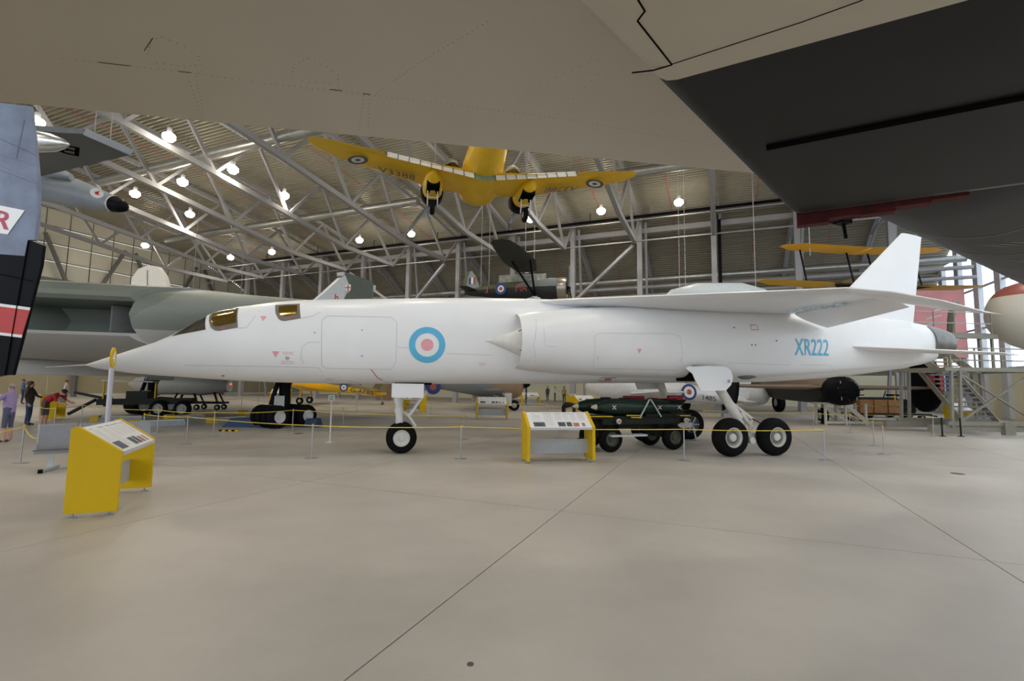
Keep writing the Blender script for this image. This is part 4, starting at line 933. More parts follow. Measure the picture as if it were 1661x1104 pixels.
for S in (-1, 1):
    MB().wing([((-.9, S*.3, 1.2), (.9, S*.3, 1.15), .22), ((-.5, S*5, 1.6), (.4, S*5, 1.58), .08)], 7).build('wing', TYEL if S < 0 else MGC, mg, 40)
    MB().tube((-.6, S*1.2, 1.2), (-.7, S*1.2, .3), .08).build('undercarriage_leg', TYEL, mg, 40); wheel(mg, (-.7, S*1.2, .3), (0, S, 0), .3, .16, .13, LGREY, seg=18)
    MB().wing([((4.6, S*.1, 1.2), (5.6, S*.1, 1.15), .08), ((4.9, S*1.4, 1.25), (5.5, S*1.4, 1.22), .03)], 6).build('tailplane', TYEL, mg, 40)
MB().prism([(4.6, -.04, 1.2), (5.9, -.04, 1.0), (6.1, -.04, 1.9), (5.4, -.04, 2.1)], (0, .08, 0)).build('rudder', MGC, mg, 0)
MB().tube((5.7, 0, .12), (5.6, 0, .9), .04).build('tail_skid', GREY, mg, 40); wheel(mg, (5.7, 0, .12), (0, -1, 0), .12, .06, .05, seg=12)
for r, m, e in ((.34, BLUE, 0), (.22, WPAP, .006), (.07, INK, .012)):
    q = MB(); disc(q, (2.55, -.375-e, 1.42), (.05, -1, 0), r, seg=22); q.build('roundel', m, mg, 0)
q = MB(); text_on(q, 'G-AFBS', (3.1, -.34, 1.05), (1, .085, -.13), (0, 0, 1), .36, 1.9, .02); q.build('registration', INK, mg, 0)
MB().prism([(-1.9, -.06, 1.9), (-1.9, .06, 1.9), (-1.9, .06, 2.9), (-1.9, -.06, 2.9)], (-.03, 0, 0)).build('propeller_blade', BLKP, mg, 0)
MB().box((-1.0, 0, 2.2), (.7, .5, .2)).build('windscreen', mat('dusty_perspex', (.30, .31, .27), .25), mg, 0)
# ---- camouflaged fighter with tan cowling
fg = thing('camouflaged_fighter', 'camouflaged fighter with grey belly and tan cowling seen below the white fuselage', 'aircraft', G(832, 664), radians(6))
FGC = camo('fighter_camouflage', [(.23, .165, .10), (.095, .11, .06)], .6, .35, 2.2, (.20, .215, .23))
MB().loft([ringyz(x, 0, z, ry, rz, 22) for x, z, ry, rz in ((-7.3, 2.0, .12, .2), (-5.2, 1.95, .4, .55), (-2.8, 1.85, .62, .85), (-1.6, 1.8, .68, .95))]).build('rear_fuselage', FGC, fg, 50)
MB().loft([ringyz(x, 0, z, ry, rz, 22) for x, z, ry, rz in ((-1.6, 1.8, .69, .96), (-.8, 1.75, .72, .95), (.2, 1.75, .7, .92), (.55, 1.8, .6, .8), (.75, 1.85, .3, .4))]).build('cowling', mat('tan_camouflage', (.30, .20, .12), .55, var=.08), fg, 50)
MB().lathe((.75, 0, 1.85), (1, 0, 0), [(0, .28), (.2, .25), (.45, .12), (.55, .01)], 18).build('spinner', BLKP, fg, 50)
for k in range(3):
    a = radians(-80+120*k); d = Vector((0, cos(a), sin(a))); b = MB().bar(Vector((1.0, 0, 1.85)), Vector((1.0, 0, 1.85))+d*1.5, .24, .05, (1, 0, 0)).build('propeller_blade', BLKP, fg, 0)
    MB().bar(Vector((1.0, 0, 1.85))+d*1.2, Vector((1.0, 0, 1.85))+d*1.6, .12, .06, (1, 0, 0)).build('blade_edge', LGREY, b, 0)
MB().loft([ringyz(x, 0, z, ry, rz, 16) for x, z, ry, rz in ((-2.9, 1.0, .1, .1), (-2.6, .95, .35, .3), (-1.4, .95, .38, .34), (-1.1, 1.05, .3, .2))]).build('radiator_scoop', mat('fighter_belly_grey', (.22, .235, .25), .5), fg, 50)
for S in (-1, 1):
    MB().wing([((-.7, S*.5, 1.25), (-3.4, S*.5, 1.15), .34), ((-1.3, S*5.6, 1.55), (-2.6, S*5.6, 1.5), .12)], 7).build('wing', FGC, fg, 40)
    MB().tube((-1.0, S*1.6, 1.3), (-.2, S*1.7, .38), .07).tube((-1.6, S*1.6, 1.1), (-.4, S*1.7, .6), .04).build('undercarriage_leg', LGREY, fg, 40)
    MB().box((-.55, S*1.9, .8), (.5, .05, .9)).build('gear_door', LGREY, fg, 0)
    wheel(fg, (-.1, S*1.75, .38), (0, S, 0), .38, .2, .18, GREY, seg=20)
    MB().wing([((-6.2, S*.1, 2.15), (-7.3, S*.1, 2.1), .1), ((-6.5, S*1.8, 2.2), (-7.2, S*1.8, 2.2), .04)], 6).build('tailplane', FGC, fg, 40)
MB().tube((-6.6, 0, .25), (-6.5, 0, 1.8), .05).build('tail_leg', GREY, fg, 40); wheel(fg, (-6.6, 0, .2), (0, -1, 0), .2, .1, .1, seg=14)
MB().prism([(-6.0, -.05, 2.3), (-7.5, -.05, 2.0), (-7.6, -.05, 3.3), (-6.9, -.05, 3.5)], (0, .1, 0)).build('fin', FGC, fg, 0)
for r, m, e in ((.55, BLUE, 0), (.24, mat('brick_red', (.42, .09, .05), .6), .01)):
    q = MB(); disc(q, (-5.9, -.36-e, 1.6), (-.08, -1, -.1), r, seg=24); q.build('roundel', m, fg, 0)
# ---- white jet with blue roundel behind the bomb trolley
wj = thing('white_jet', 'white jet with blue ringed roundel and number 1485 behind the bombs', 'aircraft', D(1000, 640, 30)*1.0-Vector((0, 0, D(1000, 640, 30).z)), radians(-2))
WJ = mat('silver_white_paint', (.70, .71, .73), .35, metal=.1)
MB().loft([ringyz(x, 0, z, r*1.05, r) for x, z, r in ((-1.9, 1.8, .1), (-1.6, 1.8, .4), (-.8, 1.85, .75), (.6, 1.85, .88), (3, 1.62, .72), (6, 1.25, .42), (7.6, 1.1, .2), (7.8, 1.1, .05))]).build('fuselage', WJ, wj, 50)
for r0, r1, m in ((.34, .48, BLUE), (.16, .34, WPAP), (0, .16, mat('brick_red', (.42, .09, .05), .6))):
    q = MB(); disc(q, (4.15, -.69, 1.55), (.2, -1, .1), r1, r0, seg=26); q.build('roundel', m, wj, 0)
q = MB(); text_on(q, '1485', (4.95, -.64, 1.10), (1, .16, -.12), (0, -.1, 1), .30, .85, .01); q.build('number', INK, wj, 0)
for S in (-1, 1):
    MB().wing([((.6, S*.7, 1.4), (3.2, S*.7, 1.35), .3), ((1.4, S*5.5, 1.6), (2.6, S*5.5, 1.6), .1)], 6).build('wing', WJ, wj, 40)
    MB().tube((1.6, S*1.6, .3), (1.7, S*1.6, 1.4), .06).build('undercarriage_leg', GREY, wj, 40); wheel(wj, (1.6, S*1.6, .3), (0, S, 0), .3, .18, .14, seg=16)
    MB().wing([((6.3, S*.1, 1.2), (7.7, S*.1, 1.15), .12), ((6.9, S*1.9, 1.05), (7.6, S*1.9, 1.05), .05)], 6).build('tailplane', WJ, wj, 40)
MB().prism([(6.4, -.06, 1.3), (7.9, -.06, 1.2), (8.2, -.06, 3.0), (7.4, -.06, 3.1)], (0, .12, 0)).build('fin', WJ, wj, 0)
MB().box((7.1, -.08, 1.75), (.35, .02, 1.0)).build('fin_band', BLUE, wj, 0)
MB().tube((-.9, 0, .3), (-.9, 0, 1.4), .06).build('nose_leg', GREY, wj, 40); wheel(wj, (-.9, 0, .3), (0, -1, 0), .3, .16, .14, seg=16)
# ---- bomber tail with rear turret on the right
lc = thing('heavy_bomber', 'heavy bomber seen from behind with black rear gun turret and twin tail fins', 'aircraft', (16.7, 25.0, 0), radians(-3))
LCC = camo('heavy_bomber_camouflage', [(.085, .092, .07), (.20, .155, .115)], .6, .35, 1.9, (.02, .02, .022))
MB().loft([[(rx*cos(2*pi*j/24), y, zc+rz*sin(2*pi*j/24)) for j in range(24)] for y, zc, rx, rz in ((.5, 1.75, .62, .68), (2, 1.85, .75, .8), (6, 2.2, .9, 1.05), (11, 2.8, 1.0, 1.3), (17, 3.4, 1.0, 1.4), (20, 3.6, .6, 1.0))]).build('fuselage', LCC, lc, 50)
MB().loft([[(-1.2+rx*cos(2*pi*j/18), y, 1.35+rz*sin(2*pi*j/18)) for j in range(18)] for y, rx, rz in ((6, .1, .1), (6.5, .7, .6), (8, .8, .75), (9.5, .5, .4), (10, .05, .05))]).build('radome_bulge', LGREY, lc, 50)
tr = MB().lathe((0, .45, 1.75), (0, -1, 0), [(0, .70), (.4, .74), (.9, .70), (1.15, .5), (1.22, .05)], 24).build('gun_turret', BLKP, lc, 40)
for a in (-.36, 0, .36): MB().bar((a, -.66, 2.25), (a, -.70, 1.3), .025, .03).build('turret_frame', GREY, tr, 0)
MB().bar((-.5, -.68, 1.9), (.5, -.68, 1.9), .025, .03).build('turret_frame', GREY, tr, 0)
for x in (-.32, .32):
    for z in (1.55, 1.8): MB().tube((x, -.5, z), (x, -1.3, z+.02), .025, n=8).build('gun_barrel', DARK, tr, 40)
for S in (-1, 1):
    MB().wing([((S*.4, 2.4, 1.95), (S*.4, .3, 1.93), .30), ((S*5.0, 2.0, 1.95), (S*5.0, .5, 1.94), .16)], 8).rot(Matrix.Identity(3)).build('tailplane', camo('tailplane_camouflage', [(.27, .20, .14), (.19, .20, .155)], .6, .28), lc, 40)
    MB().bar((S*.7, .75, 2.03), (S*4.9, .85, 2.03), .05, .02).build('elevator_gap', INK, lc, 0)
    f = MB().loft([[(S*5.05+dx, 1.2+1.15*cos(a), 2.15+1.45*sin(a)) for a in [2*pi*j/26 for j in range(26)]] for dx in (-.08, .08)]).build('fin', BLKP, lc, 40)
    MB().prism([(S*5.05+S*.085*(-1), .9, 1.9), (S*5.05-S*.085, .4, 1.9), (S*5.05-S*.085, .4, 2.6), (S*5.05-S*.085, .9, 2.6)], (-S*.01, 0, 0)).build('fin_flash', RED, f, 0)
    MB().wing([((S*1, 15.5, 3.2), (S*1, 11.0, 3.0), .7), ((S*14, 14.2, 4.2), (S*14, 12.2, 4.1), .3)], 7).build('wing', LCC, lc, 40)
    MB().tube((S*3.6, 14.0, .7), (S*3.6, 14, 2.6), .14).build('main_leg', BLKP, lc, 40); wheel(lc, (S*3.6, 14, .75), (S, 0, 0), .75, .5, .3, seg=20)
for z, m in ((2.9, RED),):
    MB().box((5.0, .05, 2.25), (.16, .03, .9)).build('fin_flash', RED, lc, 0); MB().box((5.16, .05, 2.25), (.05, .03, .9)).build('fin_flash', WPAP, lc, 0); MB().box((5.28, .05, 2.25), (.18, .03, .9)).build('fin_flash', BLUE, lc, 0)
g = TM[lc.name].inverted()@G(1335, 687); MB().tube((g.x, g.y, .4), (0, 1.6, 1.4), .08).build('tail_leg', GREY, lc, 40); wheel(lc, (g.x, g.y, .42), (-1, 0, 0), .42, .3, .18, seg=22)
# ---- yellow biplane hanging by the glazed end
bi = thing('yellow_biplane', 'yellow and dark camouflaged biplane hanging behind the white tail fin', 'aircraft', (18.6, 25.0, 7.0), radians(4))
YU = camo('biplane_paint', [(.62, .36, .012), (.62, .36, .012)], .5, .3); BDK = camo('biplane_upper', [(.10, .10, .06), (.16, .12, .07)], .6, .4)
for S in (-1, 1):
    MB().wing([((S*.4, .75, .1), (S*.4, -.75, .08), .12), ((S*5.2, .7, .25), (S*5.2, -.7, .23), .10), ((S*6.1, .2, .3), (S*6.1, -.3, .29), .03)], 7).build('lower_wing', TYEL, bi, 40)
    MB().wing([((S*.05, 1.3, 2.2), (S*.05, -.2, 2.18), .12), ((S*3.6, 1.25, 2.3), (S*3.6, -.15, 2.28), .10), ((S*4.4, .8, 2.33), (S*4.4, .3, 2.32), .03)], 7).build('upper_wing', TYEL, bi, 40)
    for x in (.6, 3.2): MB().bar((S*x, .4, .2), (S*x, .9, 2.22), .07, .05).build('strut', BLKP, bi, 0)
    MB().prism([(S*1.2, -.76, .02), (S*2.6, -.74, .06), (S*2.0, -.1, .0), (S*1.4, -.1, .0)], (0, 0, -.01)).build('dark_patch', BLKP, bi, 0)
MB().loft([[(rx*cos(2*pi*j/20), y, zc+rx*1.1*sin(2*pi*j/20)) for j in range(20)] for y, zc, rx in ((-1.3, .35, .15), (-1.1, .35, .42), (.3, .4, .5), (2.5, .4, .35), (5, .5, .12))]).build('fuselage', BDK, bi, 50)
MB().lathe((-2.2, .3, .05), (0, 1, .0), [(-.5, .05), (-.2, .3), (.4, .34), (.7, .1)], 16).build('float_tank', GREY, bi, 50)
for x in (-3.0, 3.0): MB().tube((x, .4, 1.8), (x, .4, 6.5), .018, n=5).build('suspension_cable', LGREY, bi, 0)
# ---- pale blue hull top beyond the wing
pb_ = thing('pale_glider', 'pale blue rounded fuselage top hanging beyond the white wing', 'aircraft', (14.0, 33.0, 7.65))
MB().loft([ringyz(x, 0, z, ry, rz, 24) for x, z, ry, rz in ((-3.9, .0, .1, .05), (-3.2, .2, .7, .6), (-1.5, .3, 1.0, .95), (1.5, .35, 1.05, .98), (3.0, .2, .9, .75), (3.3, .1, .3, .3))]).build('fuselage', mat('pale_blue_paint', (.60, .67, .72), .4), pb_, 50)
for x in (-2.6, -2.2, 2.6): MB().tube((x, 0, .5), (x, 0, roof_z(HU.dot(Vector((13.55+x, 33.0, 0))))-8.15), .018, n=5).build('suspension_cable', LGREY, pb_, 0)
# ---- airliner nose on the far right
an = thing('airliner_nose', 'rounded white airliner nose with maroon crown at the right edge', 'aircraft', (24.2, 22.5, 0), radians(12))
ANM = camo('airliner_paint', [(.36, .11, .085), (.36, .11, .085)], .35, .3, 6.2, (.62, .60, .54))
MB().loft([ringyz(x, 0, 5.4, r, r, 30) for x, r in ((-1.9, .05), (-1.82, .45), (-1.55, .95), (-1.0, 1.38), (-.2, 1.62), (1, 1.72), (3.1, 1.72))]).build('fuselage', ANM, an, 50)
for k, (z, L) in enumerate(((5.8, .5), (5.62, .42), (5.2, .25), (5.05, .25), (4.9, .22), (4.75, .22))):
    a = -.75+.25*(k > 1); r = 1.40
    MB().box((-1.24+(.0 if k < 2 else .02), -sqrt(1.24**2-(z-5.4)**2)-.0, z), (L*.9, .04, .08), -.66).build('stencil_line', INK, an, 0)
MB().tube((2.2, 0, .5), (2.2, 0, 3.9), .14).build('nose_leg', GREY, an, 40)
for S in (-1, 1): wheel(an, (2.2, S*.3, .45), (0, S, 0), .45, .25, .2, seg=18)
# ================================================================== THINGS ON THE FLOOR
# ---- information stands
def make_stand(label, loc, rz):
    t = thing('information_stand', label, 'stand', loc, rz, 'yellow information stands')
    W2, pf = .80, [(-.29, .06), (.27, .06), (.27, 1.16), (.20, 1.18), (-.29, .84)]
    for S in (-1, 1):
        MB().prism([(S*W2-.035, y, z) for y, z in pf], (.07, 0, 0)).build('side_panel', YEL, t, 0)
        for y in (-.2, .18): MB().lathe((S*W2, y, 0), (0, 0, 1), [(0, .05), (.012, .05), (.02, .012), (.07, .012)], 10).build('foot', GREY, t, 30)
    R = Matrix.Rotation(atan2(.34, .49), 3, 'X')
    pn = MB().box((0, -.045, .985), (1.52, .58, .02), R=R).build('graphic_panel', WPAP, t, 0)
    MB().box((0, -.285, .80), (1.52, .02, .05)).build('panel_edge', LGREY, t, 0)
    MB().box((0, .02, .36), (1.53, .02, .34)).build('lower_panel', mat('lower_panel_grey', (.40, .42, .44), .4), t, 0)
    o = Vector((0, -.045, .985)); ex = Vector((1, 0, 0)); ey = R@Vector((0, 1, 0)); nn = R@Vector((0, 0, 1))
    def rect(mb, x0, x1, y0, y1): mb.add([o+ex*x+ey*y+nn*.0115 for x, y in ((x0, y0), (x1, y0), (x1, y1), (x0, y1))], [(0, 1, 2, 3)])
    hd_ = MB(); tx = MB(); ph = MB(); pr = MB()
    for x0, x1 in ((-.66, -.56), (-.36, -.14), (-.08, .10), (.14, .46), (.50, .70)): rect(hd_, x0, x1, .215, .24 if x0 > -.5 else .235)
    for x0, x1, yb in ((-.66, -.42, -.05), (-.36, -.12, -.2), (-.08, .1, -.02), (.14, .28, -.02), (.32, .46, -.02), (.5, .7, -.02)):
        y = .19
        while y > yb: rect(tx, x0, x1-(.03 if int(y*1000) % 3 else 0), y-.008, y); y -= .024
    for x0, x1 in ((-.66, -.38), (-.06, .12), (.15, .28)): ph = MB(); rect(ph, x0, x1, -.25, -.09); ph.build('photo_print', mat('photo_dark_blue', (.07, .08, .10), .4, var=.8, scale=14), pn, 0)
    rect(pr, .31, .46, -.25, -.12); pr2 = MB(); rect(pr2, .53, .61, -.25, -.12); pr2.build('photo_print', mat('photo_brown', (.42, .20, .15), .4, var=.6, scale=14), pn, 0)
    hd_.build('heading_print', INKL, pn, 0)['kind'] = 'stuff'; tx.build('text_print', mat('printed_pale_grey', (.60, .60, .62), .5), pn, 0)['kind'] = 'stuff'; pr.build('photo_print', mat('photo_brown', (.42, .20, .15), .4, var=.6, scale=14), pn, 0)
    return t
s0 = make_stand('yellow information stand with white text panel in front of the bomb trolley', (1.14, 11.93, 0), radians(12.4))
def gs(x, y, dy=0): p = G(x, y); p.z = 0; return p
def ang(a, b): return atan2(b[1]-a[1], b[0]-a[0])
copy_tree(s0, (-5.83, 7.37, 0), radians(113), 'large yellow information stand at lower left beside the pole sign')
for x, y, r, lab in ((798, 679.5, 8, 'yellow information stand standing alone left of the bent-over person'), (672, 668, -38, 'yellow information stand half hidden behind the nose wheel'), (930, 661, 60, 'yellow information stand beside the visitor in tan'),
                     (84, 680, 122, 'yellow information stand the visitor in red leans over'), (860, 657, 15, 'small far yellow stand right of the fighter propeller'), (948, 668, 30, 'yellow stand right behind the bomb noses'), (1556, 690, 25, 'yellow information stand seen through the access stairs'),
                     (455, 652, 10, 'far yellow stand behind the bomber bogie'), (1500, 655, -15, 'distant yellow stand near the crate trailer')):
    copy_tree(s0, gs(x, y), radians(r), lab)
# ---- pole with oval sign beside the near stand
pl = thing('marker_pole', 'tall grey pole topped by a yellow oval sign with figure 4', 'sign', (-6.9, 8.5, 0))
pt = D(181, 597, 8.5)
MB().tube((0, 0, 0), (pt.x+6.9, 0, pt.z), .038, n=14).build('pole', mat('lilac_grey_pole', (.48, .47, .54), .35, metal=.3), pl, 40)
MB().lathe((0, 0, 0), (0, 0, 1), [(0, .16), (.015, .16), (.03, .05)], 16).build('base', GREY, pl, 30)
tc_ = Vector((pt.x+6.9+.01, 0, pt.z+.19)); nn = Vector((.90, .43, 0))
MB().loft([[tc_+nn*d+Vector((nn.y*-1, nn.x, 0))*(.15*cos(a))+Vector((0, 0, .17*sin(a))) for a in [2*pi*j/26 for j in range(26)]] for d in (-.012, .012)]).build('oval_sign', YEL, pl, 30)
MB().tube((pt.x+6.9, 0, pt.z-.02), tc_-Vector((0, 0, .15)), .02, n=8).build('sign_stem', YEL, pl, 40)
q = MB(); sd = Vector((-nn.y, nn.x, 0)); text_on(q, '4', tc_+nn*.014-sd*.09-Vector((0, 0, .09)), sd, (0, 0, 1), .18, .17, .02); q.build('figure', WPAP, pl, 0)
# ---- steel mesh bench
bn = thing('mesh_bench', 'grey steel mesh bench seat behind the near yellow stand', 'bench', G(86, 762), radians(38))
PERF = mat('perforated_grey_steel', (.26, .27, .30), .45, metal=.4, bump=.3, bscale=120)
MB().bar((-.3, 0, .36), (1.7, 0, .36), .07, .07).build('seat_beam', GREY, bn, 0)
for x in (-.05, 1.4):
    MB().bar((x, 0, .06), (x, 0, .36), .06, .08).build('leg', LGREY, bn, 0); MB().bar((x-.1, -.34, .04), (x+.1, .3, .04), .06, .05).build('foot_bar', LGREY, bn, 0); MB().box((x-.1, -.34, .035), (.07, .09, .065)).build('foot_cap', BLKP, bn, 0)
for k in range(3):
    x0 = -.28+k*.62
    prf = [(-.30, .44), (-.26, .42), (.1, .40), (.2, .43), (.26, .52), (.33, .86), (.36, .88)]
    MB().loft([[(x, y, z) for y, z in prf]+[(x, y+.012, z-.012) for y, z in reversed(prf)] for x in (x0, x0+.56)]).build('seat_shell', PERF, bn, 40)
    MB().pipe([(x0-.01, y, z) for y, z in prf], .014, 6).build('seat_rail', GREY, bn, 40)
# ---- rope stanchions
POST = mat('stanchion_grey', (.42, .43, .45), .35, metal=.5)
def make_post(label, loc, h=.80):
    t = thing('rope_stanchion', label, 'stanchion', loc, 0, 'rope barrier stanchions')
    MB().lathe((0, 0, 0), (0, 0, 1), [(0, .15), (.008, .15), (.016, .03), (.02, .015), (h, .015), (h, .001)], 16).build('post', POST, t, 40)
    MB().lathe((0, 0, h-.05), (0, 0, 1), [(0, .018), (.06, .022), (.065, .001)], 10).build('rope_clip', YEL, t, 40)
    return t
posts = [(505, 743, 'rope stanchion left of the nose wheel, front row'), (747, 744, 'rope stanchion between nose wheel and central stand, front row'), (1110, 747, 'rope stanchion just left of the main wheels'), (1338, 746, 'rope stanchion right of the main wheels'),
         (1418, 723, 'rope stanchion farther back right of the main wheels'), (1434, 737, 'rope stanchion farthest right with tilted top'), (33, 751, 'rope stanchion at left by the bench'), (302, 720, 'rope stanchion below the nose, front row'), (231, 714, 'rope stanchion just right of the near stand'),
         (346, 707, 'rope stanchion left of the hazard strip'), (474, 699, 'rope stanchion in front of the bomber bogie'), (62, 696, 'rope stanchion at the feet of the visitors, left one'), (87, 697, 'rope stanchion at the feet of the visitors, right one'), (131, 689, 'rope stanchion left of the marker pole'),
         (255, 701, 'rope stanchion between the low beams'), (287, 673, 'rope stanchion behind the low beams'), (753, 713, 'rope stanchion in the rear row under the roundel'), (556, 692, 'rope stanchion behind the green exit sign'), (698, 679, 'rope stanchion left of the lone stand'),
         (855, 676, 'rope stanchion between the two stands in the middle'), (888, 674, 'rope stanchion left of the bent-over person'), (1142, 693, 'rope stanchion behind the trolley wheels'), (1379, 702, 'rope stanchion below the tail of the jet'), (578, 667, 'rope stanchion under the yellow tourer'),
         (391, 667, 'rope stanchion far behind the nose'), (418, 662, 'rope stanchion far left of the bogie'), (1515, 708, 'rope stanchion in front of the access stairs'), (1320, 697, 'rope stanchion by the turret tail wheel'), (905, 709, 'rope stanchion behind the central stand')]
p0 = None; PT = {}
for x, y, lab in posts:
    g = G(x, y); g.z = 0; PT[(x, y)] = g+Vector((0, 0, .77))
    if p0 is None: p0 = make_post(lab, g)
    else: copy_tree(p0, g, 0, lab)
def rope(ids, label, sag=.03):
    pts = []; P = [PT[i] if isinstance(i, tuple) else i for i in ids]
    for a, b in zip(P, P[1:]):
        for k in range(8):
            f = k/8; pts.append(a.lerp(b, f)-Vector((0, 0, sag*4*f*(1-f))))
    pts.append(P[-1]); c = sum(P, Vector())/len(P)
    return tag(group_mesh(MB().pipe(pts, .011, 6).build('barrier_rope', YROPE, None, 40), c), label, 'rope', 'yellow barrier ropes')
rope([(231, 714), (302, 720), (505, 743), (747, 744), (1110, 747), (1338, 746)], 'long yellow rope along the front of the white jet')
rope([(33, 751), D(-60, 708, 8.0)], 'yellow rope running out of the picture at lower left'); rope([(33, 751), D(64, 709, 10.6)], 'yellow rope sagging from the left stanchion behind the bench', .1)
rope([(62, 696), (87, 697), (131, 689)], 'yellow rope in front of the visitors'); rope([(131, 689), (255, 701), (346, 707), (474, 699), (753, 713)], 'yellow rope along the low beams and the bogie', .05)
rope([(287, 673), (391, 667), (556, 692), (698, 679)], 'thin far rope from the beams to the lone stand', .05); rope([(1142, 693), (1320, 697), (1379, 702), (1418, 723)], 'thin rope below the tail of the jet', .05); rope([(698, 679), (855, 676), (888, 674)], 'thin far rope beside the lone stand', .05)
# ---- small green exit sign on a post
ex_ = thing('exit_sign_post', 'small green exit sign on a white post right of the bogie', 'sign', G(535, 717))
MB().lathe((0, 0, 0), (0, 0, 1), [(0, .14), (.01, .14), (.02, .03), (.03, .022), (1.28, .022)], 14).build('post', mat('post_white', (.68, .69, .70), .4), ex_, 40)
eb = MB().box((0, -.02, 1.34), (.18, .02, .15)).build('sign_board', WPAP, ex_, 0); MB().box((0, -.032, 1.34), (.13, .004, .11)).build('sign_field', mat('exit_green', (.01, .28, .16), .5), eb, 0)
MB().box((-.025, -.036, 1.36), (.02, .003, .05)).box((-.01, -.036, 1.325), (.04, .003, .015)).box((.035, -.036, 1.34), (.022, .003, .07)).build('sign_pictogram', WPAP, eb, 0)
# ---- low grey beams with yellow ends
BEAM = mat('low_beam_grey', (.30, .33, .37), .5, var=.08); BTOP = mat('beam_top_cream', (.72, .70, .55), .4)
for i, (a, b, lab) in enumerate((((148, 684), (232, 683), 'low grey beam left of the marker pole'), ((208, 692), (300, 689), 'low grey beam with yellow end right of the near stand'), ((268, 682), (330, 679), 'low grey beam in the middle of the row'), ((338, 686), (398, 683), 'low grey beam with yellow end beside the hazard strip'), ((390, 673), (432, 670), 'farthest low grey beam by the bogie'))):
    A, B = G(*a), G(*b); A.z = B.z = 0; t = thing('low_beam', lab, 'beam', A, ang(A, B), 'low barrier beams'); L = (B-A).length
    MB().prism([(.3, -.22, 0), (.3, .22, 0), (.3, .16, .2), (.3, -.16, .2)], (L-.3, 0, 0)).build('beam_body', BEAM, t, 0); MB().box((L/2+.15, 0, .215), (L-.4, .2, .03)).build('beam_cap', BTOP, t, 0); MB().prism([(0, -.24, 0), (0, .24, 0), (0, .18, .26), (0, -.18, .26)], (.3, 0, 0)).build('end_block', mat('end_block_ochre', (.55, .36, .02), .5), t, 0)
hz = thing('hazard_strip', 'short black and yellow hazard strip lying on the floor', 'strip', G(371, 699), radians(4))
for k in range(6): MB().prism([(-.32+k*.11, -.06, 0), (-.21+k*.11, -.06, 0), (-.21+k*.11, .06, 0), (-.32+k*.11, .06, 0)], (0, 0, .05)).build('stripe', BLKP if k % 2 == 0 else YEL, hz, 0)
for x, y, r, lab in ((484, 703, .16, 'dark oval floor cover right of the bogie'), (893, 732, .14, 'dark round floor cover under the central stand'), (1553, 768, .13, 'round floor cover at right'), (673, 673, .14, 'far dark floor cover behind the nose wheel'), (763, 1077, .022, 'tiny dark mark on the near floor'), (371, 698, .05, 'small bolt cover by the hazard strip')):
    o = MB().lathe((0, 0, 0), (0, 0, 1), [(0, r), (.004, r), (.005, r*.9), (.005, .001)], 18).build('floor_cover', mat('cover_dark', (.09, .085, .08), .6), None, 30); o.location = G(x, y)+Vector((0, 0, .0005)); tag(o, lab, 'cover')
# ---- bomb trolley and bombs
ta = G(990, 733); tb = G(1092, 729); td = (tb-ta); td.z = 0; tr_ang = atan2(td.y, td.x)
OLV = mat('olive_trolley', (.014, .017, .011), .55, var=.2, spec=.2); BOMB = mat('bomb_dark_green', (.010, .026, .017), .3, var=.15, scale=2, spec=.35)
bt = thing('bomb_trolley', 'dark olive four-wheeled bomb trolley under the white jet', 'trolley', Vector((ta.x, ta.y, 0)), tr_ang)
Lw = td.length
MB().bar((-.9, .55, .93), (Lw+.75, .55, .93), .9, .09).bar((-.2, .1, .82), (Lw+.3, .1, .82), .12, .16).bar((-.2, 1.0, .82), (Lw+.3, 1.0, .82), .12, .16).box((.0, .55, .62), (.5, .7, .45)).box((Lw, .55, .62), (.7, .7, .45)).box((Lw*.5, .55, .7), (1.2, .5, .2)).build('chassis', OLV, bt, 0)
MB().bar((-.95, .1, 1.0), (.1, .1, .98), .03, .06).bar((Lw-.9, .05, 1.0), (Lw+.7, .05, 1.0), .03, .06).build('side_rail', OLV, bt, 0)
for x0, x1, z in ((.55, 1.0, 1.0), (.7, 1.05, .94), (Lw+.3, Lw+.65, .98), (-.7, .1, .98)): MB().bar((x0, .03, z), (x1, .02, z-.01), .02, .03).build('yellow_marking', YEL, bt, 0)
for x in (0, Lw):
    MB().tube((x, .1, .36), (x, 1.0, .36), .05).build('axle', OLV, bt, 40)
    for S in (0, 1): wheel(bt, (x, .0+S*1.1, .36), (0, -1 if S == 0 else 1, 0), .36, .24, .20, mat('olive_hub', (.07, .075, .05), .5), seg=28)
for x in (.25, Lw+.45):
    q = MB().lathe((x, -.02, .84), (0, -1, 0), [(0, .075), (.05, .075), (.06, .05)], 16).build('lamp_housing', LGREY, bt, 40); MB().lathe((x, -.075, .84), (0, -1, 0), [(0, .045), (.015, .03)], 12).build('reflector', mat('orange_reflector', (.75, .17, .03), .3), q, 40)
MB().tube((-.15, .3, .38), (-1.9, .1, .12), .04).tube((-.15, .8, .38), (-1.9, .1, .12), .04).build('tow_bar', OLV, bt, 40); MB().tube((-2.0, .1, .1), (-1.85, .1, .1), .05).build('tow_eye', RED, bt, 40)
for x0, z0, x1, z1 in ((1.0, .95, 1.32, 1.45), (1.72, .95, 1.36, 1.45)): MB().bar((x0, .015, z0), (x1, .015, z1), .035, .03).build('cradle_strap', LGREY, bt, 0)
MB().bar((-.1, -.1, .46), (1.05, -.1, .46), .3, .05).build('side_step', LGREY, bt, 0)
XP = mat('pale_pink_cross', (.72, .55, .50), .6)
